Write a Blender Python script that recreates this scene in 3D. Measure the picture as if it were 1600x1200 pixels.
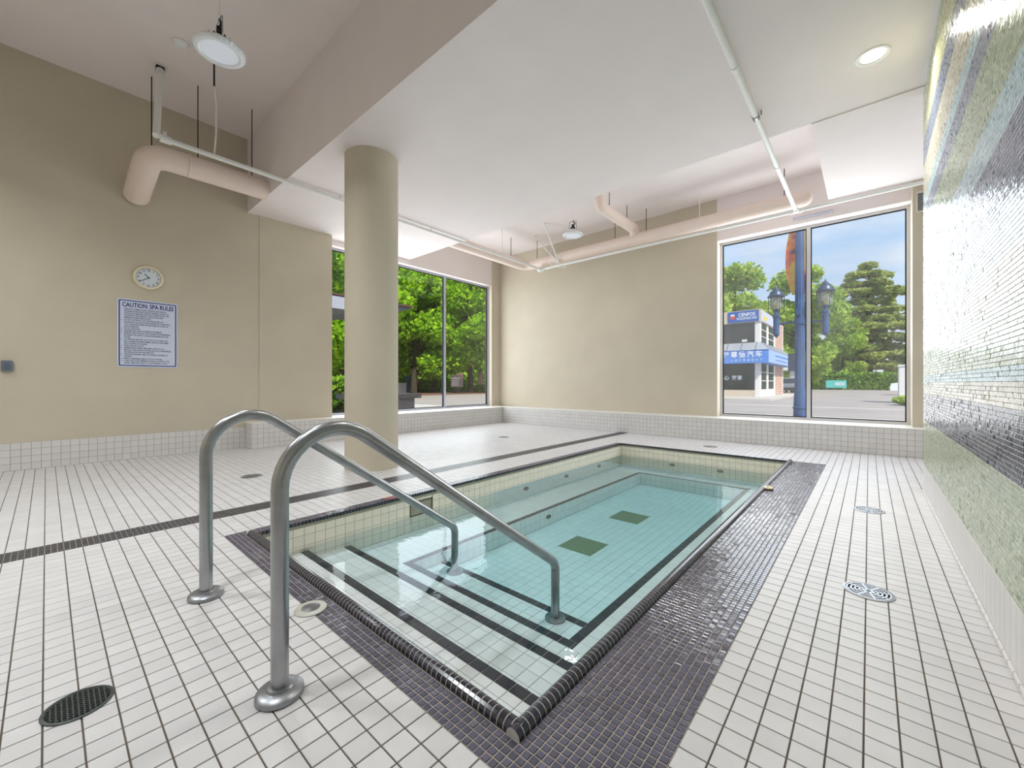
import bpy, math, random
import numpy as np
from mathutils import Vector, Matrix
random.seed(7); np.random.seed(7)
for o in list(bpy.data.objects): bpy.data.objects.remove(o, do_unlink=True)
scn = bpy.context.scene
C = scn.collection
scn.unit_settings.system = 'METRIC'
scn.unit_settings.scale_length = 0.77        # one unit of this file is about 0.77 m
def lin(c):
    c = c/255.0
    return c/12.92 if c <= 0.04045 else ((c+0.055)/1.055)**2.4
def rgb(r, g, b): return (lin(r), lin(g), lin(b), 1.0)
PI = math.pi
# ------------------------------------------------------------------ camera
FPX = 637.14; YAW = math.radians(41.2116); CAMH = 1.30
cam = bpy.data.cameras.new('camera'); camo = bpy.data.objects.new('camera', cam); C.objects.link(camo)
cam.sensor_fit = 'HORIZONTAL'; cam.sensor_width = 36.0; cam.lens = 36.0*FPX/1600.0
cam.shift_y = -2.0/1600.0
cam.clip_start = 0.05; cam.clip_end = 600
camo.location = (0, 0, CAMH); camo.rotation_euler = (PI/2, 0, YAW)
scn.camera = camo
# ------------------------------------------------------------------ world, sun, daylight, exposure
SKY_STRENGTH = 0.95
SUN_STRENGTH = 4.6
DAY_LEFT = 185.0
DAY_BACK = 98.0
NOOK_FILL = 8.0
LAMP = 42.0
PENDANT = 42.0
scn.view_settings.view_transform = 'Standard'; scn.view_settings.look = 'None'
scn.view_settings.exposure = 0.24; scn.view_settings.gamma = 1.0; scn.view_settings.use_curve_mapping = False
world = bpy.data.worlds.new('sky'); scn.world = world; world.use_nodes = True
nt = world.node_tree; nt.nodes.clear()
def N(nt, t, **kw):
    n = nt.nodes.new(t)
    for k, v in kw.items(): setattr(n, k, v)
    return n
tc = N(nt, 'ShaderNodeTexCoord'); sep = N(nt, 'ShaderNodeSeparateXYZ')
ramp = N(nt, 'ShaderNodeValToRGB')
ramp.color_ramp.elements[0].position = 0.0; ramp.color_ramp.elements[0].color = rgb(232, 240, 250)
ramp.color_ramp.elements[1].position = 0.75; ramp.color_ramp.elements[1].color = rgb(92, 150, 225)
e = ramp.color_ramp.elements.new(0.16); e.color = rgb(205, 226, 252)
e = ramp.color_ramp.elements.new(0.34); e.color = rgb(150, 200, 250)
mp = N(nt, 'ShaderNodeMapping'); mp.inputs['Scale'].default_value = (1.3, 1.3, 5.5); mp.inputs['Location'].default_value = (0.35, 0.1, 0.4)
cl = N(nt, 'ShaderNodeTexNoise'); cl.inputs['Scale'].default_value = 2.1; cl.inputs['Detail'].default_value = 7; cl.inputs['Roughness'].default_value = 0.55
cr = N(nt, 'ShaderNodeValToRGB'); cr.color_ramp.elements[0].position = 0.43; cr.color_ramp.elements[1].position = 0.68
cr.color_ramp.elements[1].color = (0.85, 0.85, 0.85, 1)
mx = N(nt, 'ShaderNodeMix', data_type='RGBA'); mx.inputs['B'].default_value = (0.93, 0.95, 0.98, 1)
bg = N(nt, 'ShaderNodeBackground'); bg.inputs['Strength'].default_value = SKY_STRENGTH
out = N(nt, 'ShaderNodeOutputWorld')
L = nt.links.new
L(tc.outputs['Generated'], sep.inputs[0]); L(sep.outputs['Z'], ramp.inputs[0]); L(tc.outputs['Generated'], mp.inputs[0])
L(mp.outputs[0], cl.inputs['Vector']); L(cl.outputs['Fac'], cr.inputs[0]); L(cr.outputs[0], mx.inputs['Factor'])
L(ramp.outputs[0], mx.inputs['A']); L(mx.outputs['Result'], bg.inputs[0]); L(bg.outputs[0], out.inputs[0])
sun = bpy.data.lights.new('sun', 'SUN'); sun.energy = SUN_STRENGTH; sun.angle = math.radians(4); sun.color = (1.0, 0.96, 0.88)
suno = bpy.data.objects.new('sun', sun); C.objects.link(suno); suno.location = (20, -20, 40)
suno.rotation_euler = Vector((-0.62, 0.42, -0.85)).to_track_quat('-Z', 'Y').to_euler()
def area(name, loc, direction, sx, sy, energy, color, spread=PI, shape='RECTANGLE'):
    l = bpy.data.lights.new(name, 'AREA'); l.shape = shape; l.size = sx
    if shape == 'RECTANGLE': l.size_y = sy
    l.energy = energy; l.color = color; l.spread = spread
    o = bpy.data.objects.new(name, l); C.objects.link(o); o.location = loc
    o.rotation_euler = Vector(direction).to_track_quat('-Z', 'Y').to_euler()
    return o
# daylight that comes in through the two windows, plus fill from an added, unseen nook opening
area('daylight_left', (-9.90, 7.2, 2.55), (1, 0, 0), 5.4, 4.0, DAY_LEFT, (0.90, 0.96, 1.0))
area('daylight_back', (-1.07, 10.74, 3.22), (0, -1, 0), 3.2, 2.66, DAY_BACK, (0.90, 0.96, 1.0))
area('daylight_back_ground', (-1.07, 10.74, 1.22), (0, -1, 0), 3.2, 1.30, DAY_BACK*0.17, (0.97, 0.98, 1.0))   # weaker light off the street
area('nook_fill', (1.57, 8.5, 2.55), (-1, 0, 0), 2.6, 4.0, NOOK_FILL, (0.90, 0.96, 1.0))  # added fill light at the unseen nook opening
# ------------------------------------------------------------------ helpers
ORG = {}
class MB:
    def __init__(s): s.v = []; s.f = []; s.m = []
    def add(s, vs, fs, m=0):
        b = len(s.v); s.v += [tuple(p) for p in vs]; s.f += [tuple(i+b for i in f) for f in fs]; s.m += [m]*len(fs); return s
    def box(s, x0, x1, y0, y1, z0, z1, m=0):
        return s.add([(x0,y0,z0),(x1,y0,z0),(x1,y1,z0),(x0,y1,z0),(x0,y0,z1),(x1,y0,z1),(x1,y1,z1),(x0,y1,z1)],
                     [(0,3,2,1),(4,5,6,7),(0,1,5,4),(1,2,6,5),(2,3,7,6),(3,0,4,7)], m)
    def obox(s, c, ax, ay, az, m=0):   # oriented box from centre and half-axes
        c = Vector(c); ax = Vector(ax); ay = Vector(ay); az = Vector(az)
        vs = [c+sx*ax+sy*ay+sz*az for sz in (-1,1) for sx, sy in ((-1,-1),(1,-1),(1,1),(-1,1))]
        return s.add(vs, [(0,3,2,1),(4,5,6,7),(0,1,5,4),(1,2,6,5),(2,3,7,6),(3,0,4,7)], m)
    def lathe(s, prof, c=(0,0,0), n=24, axis='z', m=0, cap=True):   # prof list of (r, h)
        vs = []; fs = []
        for r, h in prof:
            for k in range(n):
                a = 2*PI*k/n; p = (r*math.cos(a), r*math.sin(a), h)
                if axis == 'x': p = (p[2], p[0], p[1])
                if axis == 'y': p = (p[1], p[2], p[0])
                vs.append((p[0]+c[0], p[1]+c[1], p[2]+c[2]))
        for i in range(len(prof)-1):
            for k in range(n):
                a = i*n+k; b = i*n+(k+1) % n
                fs.append((a, b, b+n, a+n))
        if cap and prof[0][0] > 1e-6: fs.append(tuple(reversed(range(n))))
        if cap and prof[-1][0] > 1e-6: fs.append(tuple(range((len(prof)-1)*n, len(prof)*n)))
        return s.add(vs, fs, m)
    def tube(s, pts, r, n=12, m=0, cap=True):
        pts = [Vector(p) for p in pts]; rr = r if isinstance(r, (list, tuple)) else [r]*len(pts)
        t0 = (pts[1]-pts[0]).normalized(); up = Vector((0,0,1)) if abs(t0.z) < 0.9 else Vector((1,0,0))
        nrm = t0.cross(up).normalized(); vs = []; fs = []
        for i, p in enumerate(pts):
            if i == 0: t = t0
            elif i == len(pts)-1: t = (pts[i]-pts[i-1]).normalized()
            else: t = ((pts[i+1]-pts[i]).normalized()+(pts[i]-pts[i-1]).normalized()).normalized()
            nrm = (nrm-t*nrm.dot(t)).normalized(); bn = t.cross(nrm)
            for k in range(n):
                a = 2*PI*k/n; vs.append(p+(nrm*math.cos(a)+bn*math.sin(a))*rr[i])
        for i in range(len(pts)-1):
            for k in range(n):
                a = i*n+k; b = i*n+(k+1) % n; fs.append((a, b, b+n, a+n))
        if cap: fs.append(tuple(reversed(range(n)))); fs.append(tuple(range((len(pts)-1)*n, len(pts)*n)))
        return s.add(vs, fs, m)
def fillet(pts, rad, seg=8):
    pts = [Vector(p) for p in pts]; outp = [pts[0]]
    for i in range(1, len(pts)-1):
        a = (pts[i-1]-pts[i]).normalized(); b = (pts[i+1]-pts[i]).normalized()
        r = rad[i-1] if isinstance(rad, (list, tuple)) else rad
        ang = a.angle(b); t = r/math.tan(ang/2); bis = (a+b).normalized(); ctr = pts[i]+bis*(r/math.sin(ang/2))
        p0 = pts[i]+a*t; p1 = pts[i]+b*t; v0 = p0-ctr; v1 = p1-ctr; tot = v0.angle(v1)
        for k in range(seg+1):
            f = k/seg
            outp.append(ctr+(v0*math.sin((1-f)*tot)+v1*math.sin(f*tot))/math.sin(tot))
    outp.append(pts[-1]); return outp
def mesh_from(mb, off=(0,0,0), name='mesh'):
    me = bpy.data.meshes.new(name)
    me.from_pydata([(x-off[0], y-off[1], z-off[2]) for x, y, z in mb.v], [], mb.f)
    me.polygons.foreach_set('material_index', mb.m); me.update()
    return me
def smooth(me, ang=40):
    me.polygons.foreach_set('use_smooth', [True]*len(me.polygons)); me.set_sharp_from_angle(angle=math.radians(ang))
def tag(o, label=None, cat=None, group=None, kind=None):
    if label: o['label'] = label
    if cat: o['category'] = cat
    if group: o['group'] = group
    if kind: o['kind'] = kind
    return o
def thing(name, label, cat, loc=(0,0,0), group=None):
    o = bpy.data.objects.new(name, None); o.empty_display_size = 0.1; C.objects.link(o); o.location = loc; ORG[o.name] = Vector(loc)
    return tag(o, label, cat, group)
def part(name, mb, mats, parent=None, sm=None, label=None, kind=None):
    off = ORG[parent.name] if parent else Vector((0,0,0))
    me = mb if isinstance(mb, bpy.types.Mesh) else mesh_from(mb, off, name)
    if not isinstance(mats, (list, tuple)): mats = [mats]
    if not len(me.materials):
        for m in mats: me.materials.append(m)
    if sm: smooth(me, sm)
    o = bpy.data.objects.new(name, me); C.objects.link(o)
    if parent: o.parent = parent
    ORG[o.name] = off
    if label: o['label'] = label
    if kind: o['kind'] = kind
    return o
def solo(name, mb, mats, label, cat, group=None, sm=None, kind=None, base=None):
    off = Vector(base) if base else Vector((0,0,0))
    me = mesh_from(mb, off, name)
    for m in (mats if isinstance(mats, (list, tuple)) else [mats]): me.materials.append(m)
    if sm: smooth(me, sm)
    o = bpy.data.objects.new(name, me); C.objects.link(o); o.location = off; ORG[o.name] = off
    return tag(o, label, cat, group, kind)
def struct(name, mb, mats, label, sm=None):
    o = solo(name, mb, mats, label, None, sm=sm, kind='structure'); return o
# ------------------------------------------------------------------ materials
MATS = {}
def mat(name, col, rough=0.5, metal=0.0, var=0.0, vscale=6.0, bump=0.0, bscale=60.0, island=0.0, emit=None, spec=0.5, coat=0.0, trans=None, col2=None, detail=4.0):
    m = bpy.data.materials.new(name); m.use_nodes = True; nt = m.node_tree; p = nt.nodes['Principled BSDF']; L = nt.links.new
    p.inputs['Base Color'].default_value = col; p.inputs['Roughness'].default_value = rough; p.inputs['Metallic'].default_value = metal
    p.inputs['Specular IOR Level'].default_value = spec; p.inputs['Coat Weight'].default_value = coat
    tcn = N(nt, 'ShaderNodeTexCoord'); src = None
    if var or col2:
        no = N(nt, 'ShaderNodeTexNoise'); no.inputs['Scale'].default_value = vscale; no.inputs['Detail'].default_value = detail
        L(tcn.outputs['Object'], no.inputs['Vector'])
        mxn = N(nt, 'ShaderNodeMix', data_type='RGBA'); L(no.outputs['Fac'], mxn.inputs['Factor'])
        if col2: a, b = col, col2
        else: a = tuple(c*(1-var) for c in col[:3])+(1,); b = tuple(min(1, c*(1+var)) for c in col[:3])+(1,)
        mr = N(nt, 'ShaderNodeMapRange'); mr.inputs['From Min'].default_value = 0.3; mr.inputs['From Max'].default_value = 0.7
        L(no.outputs['Fac'], mr.inputs['Value']); L(mr.outputs[0], mxn.inputs['Factor'])
        mxn.inputs['A'].default_value = a; mxn.inputs['B'].default_value = b; src = mxn.outputs['Result']
    if island:
        geo = N(nt, 'ShaderNodeNewGeometry'); oi = N(nt, 'ShaderNodeObjectInfo'); ad = N(nt, 'ShaderNodeMath', operation='ADD'); fr = N(nt, 'ShaderNodeMath', operation='FRACT')
        L(geo.outputs['Random Per Island'], ad.inputs[0]); L(oi.outputs['Random'], ad.inputs[1]); L(ad.outputs[0], fr.inputs[0])
        mr2 = N(nt, 'ShaderNodeMapRange'); mr2.inputs['To Min'].default_value = 1-island; mr2.inputs['To Max'].default_value = 1+island; L(fr.outputs[0], mr2.inputs['Value'])
        hsv = N(nt, 'ShaderNodeHueSaturation'); L(mr2.outputs[0], hsv.inputs['Value'])
        if src: L(src, hsv.inputs['Color'])
        else: hsv.inputs['Color'].default_value = col
        src = hsv.outputs['Color']
    if src: L(src, p.inputs['Base Color'])
    if bump:
        nb = N(nt, 'ShaderNodeTexNoise'); nb.inputs['Scale'].default_value = bscale; nb.inputs['Detail'].default_value = 3
        L(tcn.outputs['Object'], nb.inputs['Vector']); bn = N(nt, 'ShaderNodeBump'); bn.inputs['Strength'].default_value = bump; bn.inputs['Distance'].default_value = 0.01
        L(nb.outputs['Fac'], bn.inputs['Height']); L(bn.outputs[0], p.inputs['Normal'])
    if emit: p.inputs['Emission Color'].default_value = emit[0]; p.inputs['Emission Strength'].default_value = emit[1]
    MATS[name] = m
    return m
M_wall = mat('tan_plaster', rgb(206, 196, 176), 0.85, var=0.035, vscale=1.4, bump=0.10, bscale=45)
M_ceil = mat('ceiling_paint', rgb(240, 231, 229), 0.9, var=0.015, vscale=2.0, bump=0.10, bscale=70)
M_reveal = mat('reveal_paint', rgb(229, 220, 205), 0.7, var=0.02)
M_grout = mat('dark_grout', rgb(98, 86, 76), 0.9, var=0.25, vscale=3.0)
M_tile = mat('white_floor_tile', rgb(213, 211, 211), 0.42, var=0.035, vscale=7.0, island=0.045, bump=0.05, bscale=120)
M_lgrout = mat('light_grout', rgb(168, 158, 148), 0.9, var=0.15, vscale=5.0)
M_navy = mat('navy_mosaic', rgb(78, 77, 98), 0.20, var=0.12, vscale=20, island=0.25, bump=0.05, bscale=90, spec=1.0)
M_cop = mat('navy_coping_tile', rgb(40, 40, 54), 0.16, island=0.2, spec=0.8)
M_copgrout = mat('coping_grout', rgb(196, 192, 188), 0.7)
M_ptile = mat('white_pool_tile', rgb(238, 239, 238), 0.25, var=0.02, vscale=5, island=0.03)
M_stripe = mat('charcoal_stripe_tile', rgb(60, 60, 66), 0.35, var=0.1, vscale=12, island=0.1)
M_cream = mat('cream_pool_tile', rgb(246, 240, 222), 0.25, var=0.02, vscale=5, island=0.03)
M_pgrout = mat('pool_grout', rgb(158, 158, 140), 0.9, var=0.1)
M_pnavy = mat('dark_nosing_tile', rgb(38, 38, 48), 0.3, island=0.15)
M_wtile = mat('ledge_white_tile', rgb(222, 219, 216), 0.35, var=0.02, vscale=4, island=0.03)
M_wgrout = mat('ledge_grout', rgb(146, 142, 138), 0.9, var=0.1)
M_ledgetop = mat('ledge_top_stone', rgb(242, 240, 236), 0.4, var=0.02)
M_steel = mat('brushed_steel', rgb(168, 170, 172), 0.30, 1.0, var=0.12, vscale=9, bump=0.03, bscale=200)
M_steel2 = mat('satin_steel', rgb(150, 152, 155), 0.38, 1.0, var=0.12, vscale=30)
M_alu = mat('window_aluminium', rgb(196, 198, 212), 0.42, 0.1)
M_alu2 = mat('pale_window_frame', rgb(214, 213, 214), 0.45, 0.2)
M_gasket = mat('black_gasket', rgb(34, 36, 40), 0.6)
M_black = mat('black_metal', rgb(24, 24, 26), 0.5, 0.3)
M_castiron = mat('dark_grate', rgb(74, 80, 78), 0.5, 0.4, var=0.3, vscale=60)
M_hole = mat('drain_void', rgb(8, 8, 8), 0.9)
M_duct = mat('pipe_insulation', rgb(242, 224, 213), 0.75, var=0.02, vscale=4, bump=0.05, bscale=30)
M_pipe = mat('white_pipe', rgb(238, 238, 234), 0.4, var=0.02)
M_white = mat('white_plastic', rgb(240, 240, 238), 0.35)
M_clear = mat('prismatic_rim', rgb(235, 238, 242), 0.12, spec=0.8, bump=0.3, bscale=60)
M_ivory = mat('ivory_plastic', rgb(238, 228, 200), 0.4)
M_face = mat('clock_face', rgb(222, 230, 238), 0.35)
M_ink = mat('black_print', rgb(28, 30, 34), 0.6)
M_signw = mat('sign_white', rgb(214, 222, 240), 0.35)
M_signb = mat('sign_blue', rgb(30, 52, 130), 0.4)
M_signt = mat('sign_small_text', rgb(62, 72, 120), 0.5)
M_greybox = mat('grey_switch', rgb(112, 120, 132), 0.45)
M_lamp = mat('lamp_lens', rgb(255, 240, 210), 0.4, emit=((1.0, 0.86, 0.62, 1), 4.0))
M_lens = mat('highbay_lens', rgb(214, 220, 232), 0.4, emit=((0.92, 0.95, 1.0, 1), 0.16))
# glass: fresnel mix of clear transmission and mirror reflection
def glassmat(name, tint, rough=0.0, extra=0.0, milk=0.0):
    m = bpy.data.materials.new(name); m.use_nodes = True; nt = m.node_tree; nt.nodes.clear(); L = nt.links.new
    o = N(nt, 'ShaderNodeOutputMaterial'); t = N(nt, 'ShaderNodeBsdfTransparent'); t.inputs[0].default_value = tint
    g = N(nt, 'ShaderNodeBsdfGlossy'); g.inputs['Roughness'].default_value = rough
    f = N(nt, 'ShaderNodeFresnel'); f.inputs['IOR'].default_value = 1.3
    mxs = N(nt, 'ShaderNodeMixShader'); L(f.outputs[0], mxs.inputs[0]); L(t.outputs[0], mxs.inputs[1]); L(g.outputs[0], mxs.inputs[2])
    last = mxs
    if milk:
        d = N(nt, 'ShaderNodeBsdfDiffuse'); d.inputs[0].default_value = (0.9, 0.9, 0.9, 1)
        no = N(nt, 'ShaderNodeTexNoise'); no.inputs['Scale'].default_value = 1.2
        mr = N(nt, 'ShaderNodeMapRange'); mr.inputs['From Min'].default_value = 0.35; mr.inputs['From Max'].default_value = 0.7; mr.inputs['To Max'].default_value = milk
        L(no.outputs['Fac'], mr.inputs['Value'])
        m2 = N(nt, 'ShaderNodeMixShader'); L(mr.outputs[0], m2.inputs[0]); L(mxs.outputs[0], m2.inputs[1]); L(d.outputs[0], m2.inputs[2]); last = m2
    L(last.outputs[0], o.inputs[0]); return m
M_glass = glassmat('window_glass', (0.97, 0.98, 0.97, 1))
M_glass_hazy = glassmat('hazy_window_glass', (0.97, 0.98, 0.98, 1), milk=0.16)  # milky film: some dust, plus outdoor haze painted into the pane
def watermat():
    m = bpy.data.materials.new('spa_water'); m.use_nodes = True; nt = m.node_tree; nt.nodes.clear(); L = nt.links.new
    o = N(nt, 'ShaderNodeOutputMaterial'); t = N(nt, 'ShaderNodeBsdfTransparent'); t.inputs[0].default_value = (1, 1, 1, 1)
    g = N(nt, 'ShaderNodeBsdfGlossy'); g.inputs['Roughness'].default_value = 0.015
    f = N(nt, 'ShaderNodeFresnel'); f.inputs['IOR'].default_value = 1.333
    tcn = N(nt, 'ShaderNodeTexCoord'); n1 = N(nt, 'ShaderNodeTexNoise'); n1.inputs['Scale'].default_value = 7.0; n1.inputs['Detail'].default_value = 3.0
    L(tcn.outputs['Object'], n1.inputs['Vector']); b = N(nt, 'ShaderNodeBump'); b.inputs['Strength'].default_value = 0.055; b.inputs['Distance'].default_value = 0.04
    L(n1.outputs['Fac'], b.inputs['Height']); L(b.outputs[0], g.inputs['Normal']); L(b.outputs[0], f.inputs['Normal'])
    mxs = N(nt, 'ShaderNodeMixShader'); L(f.outputs[0], mxs.inputs[0]); L(t.outputs[0], mxs.inputs[1]); L(g.outputs[0], mxs.inputs[2]); L(mxs.outputs[0], o.inputs[0])
    va = N(nt, 'ShaderNodeVolumeAbsorption'); va.inputs['Color'].default_value = (0.12, 0.87, 0.98, 1); va.inputs['Density'].default_value = 0.46
    L(va.outputs[0], o.inputs['Volume']); return m
M_water = watermat()
# ------------------------------------------------------------------ tiles
TCACHE = {}
FWD = Vector((-math.sin(YAW), math.cos(YAW), 0)); RGT = Vector((math.cos(YAW), math.sin(YAW), 0)); CAMP = Vector((0, 0, CAMH))
def tile_geo(wa, wb, th, bv):
    a, b = wa/2, wb/2
    v = []
    for s, h in ((0, -th), (0, -bv), (bv, 0)):
        v += [(-a+s, -b+s, h), (a-s, -b+s, h), (a-s, b-s, h), (-a+s, b-s, h)]
    f = [(8, 9, 10, 11)]
    for l in (0, 1):
        for k in range(4): f.append((l*4+k, l*4+(k+1) % 4, l*4+4+(k+1) % 4, l*4+4+k))
    return np.array(v), f
def tile_field(parent, name, rects, plane, mats, midx=None, th=0.006, bv=0.0015, near=300, jitter=0.0, lift=0.0):
    """rects: (a0,a1,b0,b1) in the plane's own axes; the largest ones in view become parts, the rest one joined part"""
    if not rects: return
    O, ea, eb = Vector(plane[0]), Vector(plane[1]), Vector(plane[2]); n = ea.cross(eb)
    R3 = np.array([list(ea), list(eb), list(n)])            # rows
    midx = midx or [0]*len(rects); score = []
    for i, (a0, a1, b0, b1) in enumerate(rects):
        c = O+ea*((a0+a1)/2)+eb*((b0+b1)/2); v = c-CAMP; d = v.dot(FWD)
        if d < 0.2: score.append(-1); continue
        u = 800+FPX*v.dot(RGT)/d; w = 598-FPX*v.z/d
        ok = -10 < u < 1610 and 55 < w < 1145 and (-v).dot(n) > 0
        score.append(((a1-a0)*(b1-b0)*(-v).dot(n)/d**3) if ok else -1)
    order = sorted(range(len(rects)), key=lambda i: -score[i])
    top = set(i for i in order[:near] if score[i] > 0)
    rot = Matrix((ea, eb, n)).transposed().to_4x4()
    off = ORG[parent.name]; V = []; F = []; MI = []; base = 0
    rs = np.random.RandomState(len(rects))
    for i, (a0, a1, b0, b1) in enumerate(rects):
        wa, wb = a1-a0, b1-b0; ca, cb = (a0+a1)/2, (b0+b1)/2
        tilt = rs.normal(0, jitter, 2) if jitter else (0, 0)
        if i in top:
            key = (round(wa, 4), round(wb, 4), th, bv, mats[midx[i]].name)
            if key not in TCACHE:
                v, f = tile_geo(wa, wb, th, bv); me = bpy.data.meshes.new(name); me.from_pydata(v.tolist(), [], f); me.materials.append(mats[midx[i]]); TCACHE[key] = me
            o = bpy.data.objects.new(name, TCACHE[key]); C.objects.link(o); o.parent = parent
            o.matrix_local = Matrix.Translation(O+ea*ca+eb*cb+n*lift-off) @ rot @ Matrix.Rotation(tilt[0], 4, 'X') @ Matrix.Rotation(tilt[1], 4, 'Y')
        else:
            v, f = tile_geo(wa, wb, th, bv)
            if jitter: v = v.copy(); v[:, 2] += v[:, 0]*tilt[0]+v[:, 1]*tilt[1]
            v = v+np.array([ca, cb, lift]); V.append(v @ R3+np.array(O)-np.array(off)); F += [tuple(k+base for k in q) for q in f]; MI += [midx[i]]*len(f); base += len(v)
    if V:
        me = bpy.data.meshes.new(name+'_field'); me.from_pydata(np.concatenate(V).tolist(), [], F)
        for m in mats: me.materials.append(m)
        me.polygons.foreach_set('material_index', MI); me.update()
        o = bpy.data.objects.new(name+'_field', me); C.objects.link(o); o.parent = parent; o['kind'] = 'stuff'
def grid(a0, a1, b0, b1, pa, pb, gap, oa=None, ob=None, holes=(), minw=0.012):
    """cells of a grid clipped to a rectangle, with rectangular holes cut out"""
    oa = a0 if oa is None else oa; ob = b0 if ob is None else ob; res = []
    i0 = math.floor((a0-oa)/pa+1e-6); j0 = math.floor((b0-ob)/pb+1e-6)
    i = i0
    while oa+i*pa < a1-1e-6:
        j = j0
        while ob+j*pb < b1-1e-6:
            cells = [(max(a0, oa+i*pa), min(a1, oa+(i+1)*pa), max(b0, ob+j*pb), min(b1, ob+(j+1)*pb))]
            for h in holes:
                nxt = []
                for c in cells:
                    if c[1] <= h[0]+1e-6 or c[0] >= h[1]-1e-6 or c[3] <= h[2]+1e-6 or c[2] >= h[3]-1e-6: nxt.append(c); continue
                    if c[0] < h[0]: nxt.append((c[0], h[0], c[2], c[3]))
                    if c[1] > h[1]: nxt.append((h[1], c[1], c[2], c[3]))
                    lo, hi = max(c[0], h[0]), min(c[1], h[1])
                    if c[2] < h[2]: nxt.append((lo, hi, c[2], h[2]))
                    if c[3] > h[3]: nxt.append((lo, hi, h[3], c[3]))
                cells = nxt
            for c in cells:
                if c[1]-c[0] > minw+gap and c[3]-c[2] > minw+gap: res.append((c[0]+gap/2, c[1]-gap/2, c[2]+gap/2, c[3]-gap/2))
            j += 1
        i += 1
    return res
HOR = lambda z: ((0, 0, z), (1, 0, 0), (0, 1, 0))
FX = lambda x, s=1: ((x, 0, 0), (0, s, 0), (0, 0, 1))     # s=1 faces +x (a=y), s=-1 faces -x (a=-y)
FY = lambda y, s=1: ((0, y, 0), (-s, 0, 0), (0, 0, 1))    # s=1 faces +y (a=-x), s=-1 faces -y (a=x)
# ------------------------------------------------------------------ room shell
XL, XLW, XLG = -9.5, -9.75, -9.95      # left wall, left window wall, left glass
YB, YG = 10.5, 10.78                   # back wall, back glass
ZC, ZU, ZR, ZT = 4.76, 6.24, 5.66, 6.6 # low ceiling, upper ceiling, recess ceiling, roof
XW, YWE = 0.487, 6.92                  # mosaic wall plane and its far end
PX0, PX1, PY0, PY1 = -4.0, -1.0, 1.2, 8.13   # pool opening
ZL = 0.50; LXF, LYF = -9.1, 9.93       # ledge height and fronts
# floor slab (grout bed) around the pool
b = MB()
for x0, x1, y0, y1 in ((-10.2, PX0, -3.2, 11), (PX1, 1.9, -3.2, 11), (PX0, PX1, -3.2, PY0), (PX0, PX1, PY1, 11)):
    b.box(x0, x1, y0, y1, -0.06, -0.004)
floor = struct('floor', b, M_grout, 'white square tiled deck floor around the spa pool')
ex = (-4.115, -0.515, 0.99, 8.165); st = (-4.955, -4.69, -3.0, LYF)
tile_field(floor, 'tile', grid(XL, XW, -3.0, LYF, 0.1, 0.1, 0.0055, oa=0.085, ob=0.99, holes=(ex, st))+grid(XW, 1.6, 6.95, LYF, 0.1, 0.1, 0.0055, oa=0.085, ob=0.99), HOR(0), [M_tile])
tile_field(floor, 'stripe_tile', grid(st[0], st[1], -3.0, LYF, 0.0883, 0.0333, 0.004, ob=0.99), HOR(0), [M_stripe])
bb = MB(); bb.box(-4.115, -0.515, 0.99, 1.125, -0.01, -0.003); bb.box(-0.948, -0.515, 1.125, 8.165, -0.01, -0.003); bb.box(-4.115, PX0, 1.125, 8.165, -0.01, -0.003); bb.box(PX0, -0.948, PY1, 8.165, -0.01, -0.003); bb.box(st[0], st[1], -3.0, LYF, -0.01, -0.0035)
part('mosaic_grout', bb, M_lgrout, floor)
P3 = 0.0333
mos = grid(-4.115, -0.515, 0.99, 1.123, P3, P3, 0.005)+grid(-0.948, -0.515, 1.123, 8.165, P3, P3, 0.005)+grid(-4.115, PX0, 1.123, 8.165, 0.0383, P3, 0.004)+grid(PX0, -0.948, PY1, 8.165, P3, 0.035, 0.004)
tile_field(floor, 'mosaic_tile', mos, HOR(0), [M_navy], bv=0.002, jitter=0.03)
# ------------------------------------------------------------------ walls
HL, HB = 4.62, 4.66   # window heads
b = MB()
b.box(-10.3, XL, -3.2, 2.9, -0.05, ZT, 0)
b.box(-10.06, XL+0.012, 2.9, 4.42, -0.05, ZT, 0)
b.box(-10.06, XLW, 4.42, 10.08, -0.05, ZL-0.02, 0)
b.box(-10.06, XLW, 4.42, 10.08, HL, ZT, 1)
b.box(-10.06, XLW, 10.08, 11.0, -0.05, ZT, 0)
b.box(XLW-0.2, XLW-0.001, 10.07, 10.08, ZL, HL, 2)
wall_left = struct('wall_left', b, [M_wall, M_ceil, M_reveal], 'tan plaster wall with the clock and the rules sign')
b = MB()
b.box(XLW, -2.72, YB, 11.0, -0.05, ZT, 0)
b.box(-2.72, 0.585, YB, 11.0, -0.05, ZL-0.02, 0)
b.box(-2.72, 0.585, YB, 11.0, HB, ZT, 1)
b.box(-2.722, -2.71, YB-0.001, YG, ZL, HB, 2)
b.box(0.585, 1.9, 10.25, 11.0, -0.05, ZT, 0)
wall_back = struct('wall_back', b, [M_wall, M_ceil, M_reveal], 'tan plaster back wall between the two big windows')
b = MB(); b.box(XW+0.004, 0.78, -3.2, YWE, -0.05, ZT)
M_mgrout = mat('mosaic_wall_grout', rgb(205, 206, 204), 0.8, var=0.05)
wall_right = struct('wall_right', b, M_mgrout, 'striped glass mosaic wall in green, blue and navy bands')
b = MB(); b.box(1.6, 1.9, 6.0, 7.2, -0.05, ZT); b.box(1.6, 1.9, 9.8, 11.0, -0.05, ZT); b.box(1.6, 1.9, 7.2, 9.8, -0.05, ZL); b.box(1.6, 1.9, 7.2, 9.8, HL, ZT); b.box(0.78, 1.9, 6.0, 6.3, -0.05, ZT)
struct('wall_side', b, M_wall, 'plain tan wall of the nook behind the mosaic wall')
b = MB(); b.box(-10.3, 0.8, -3.4, -3.2, -0.05, ZT)
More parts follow.
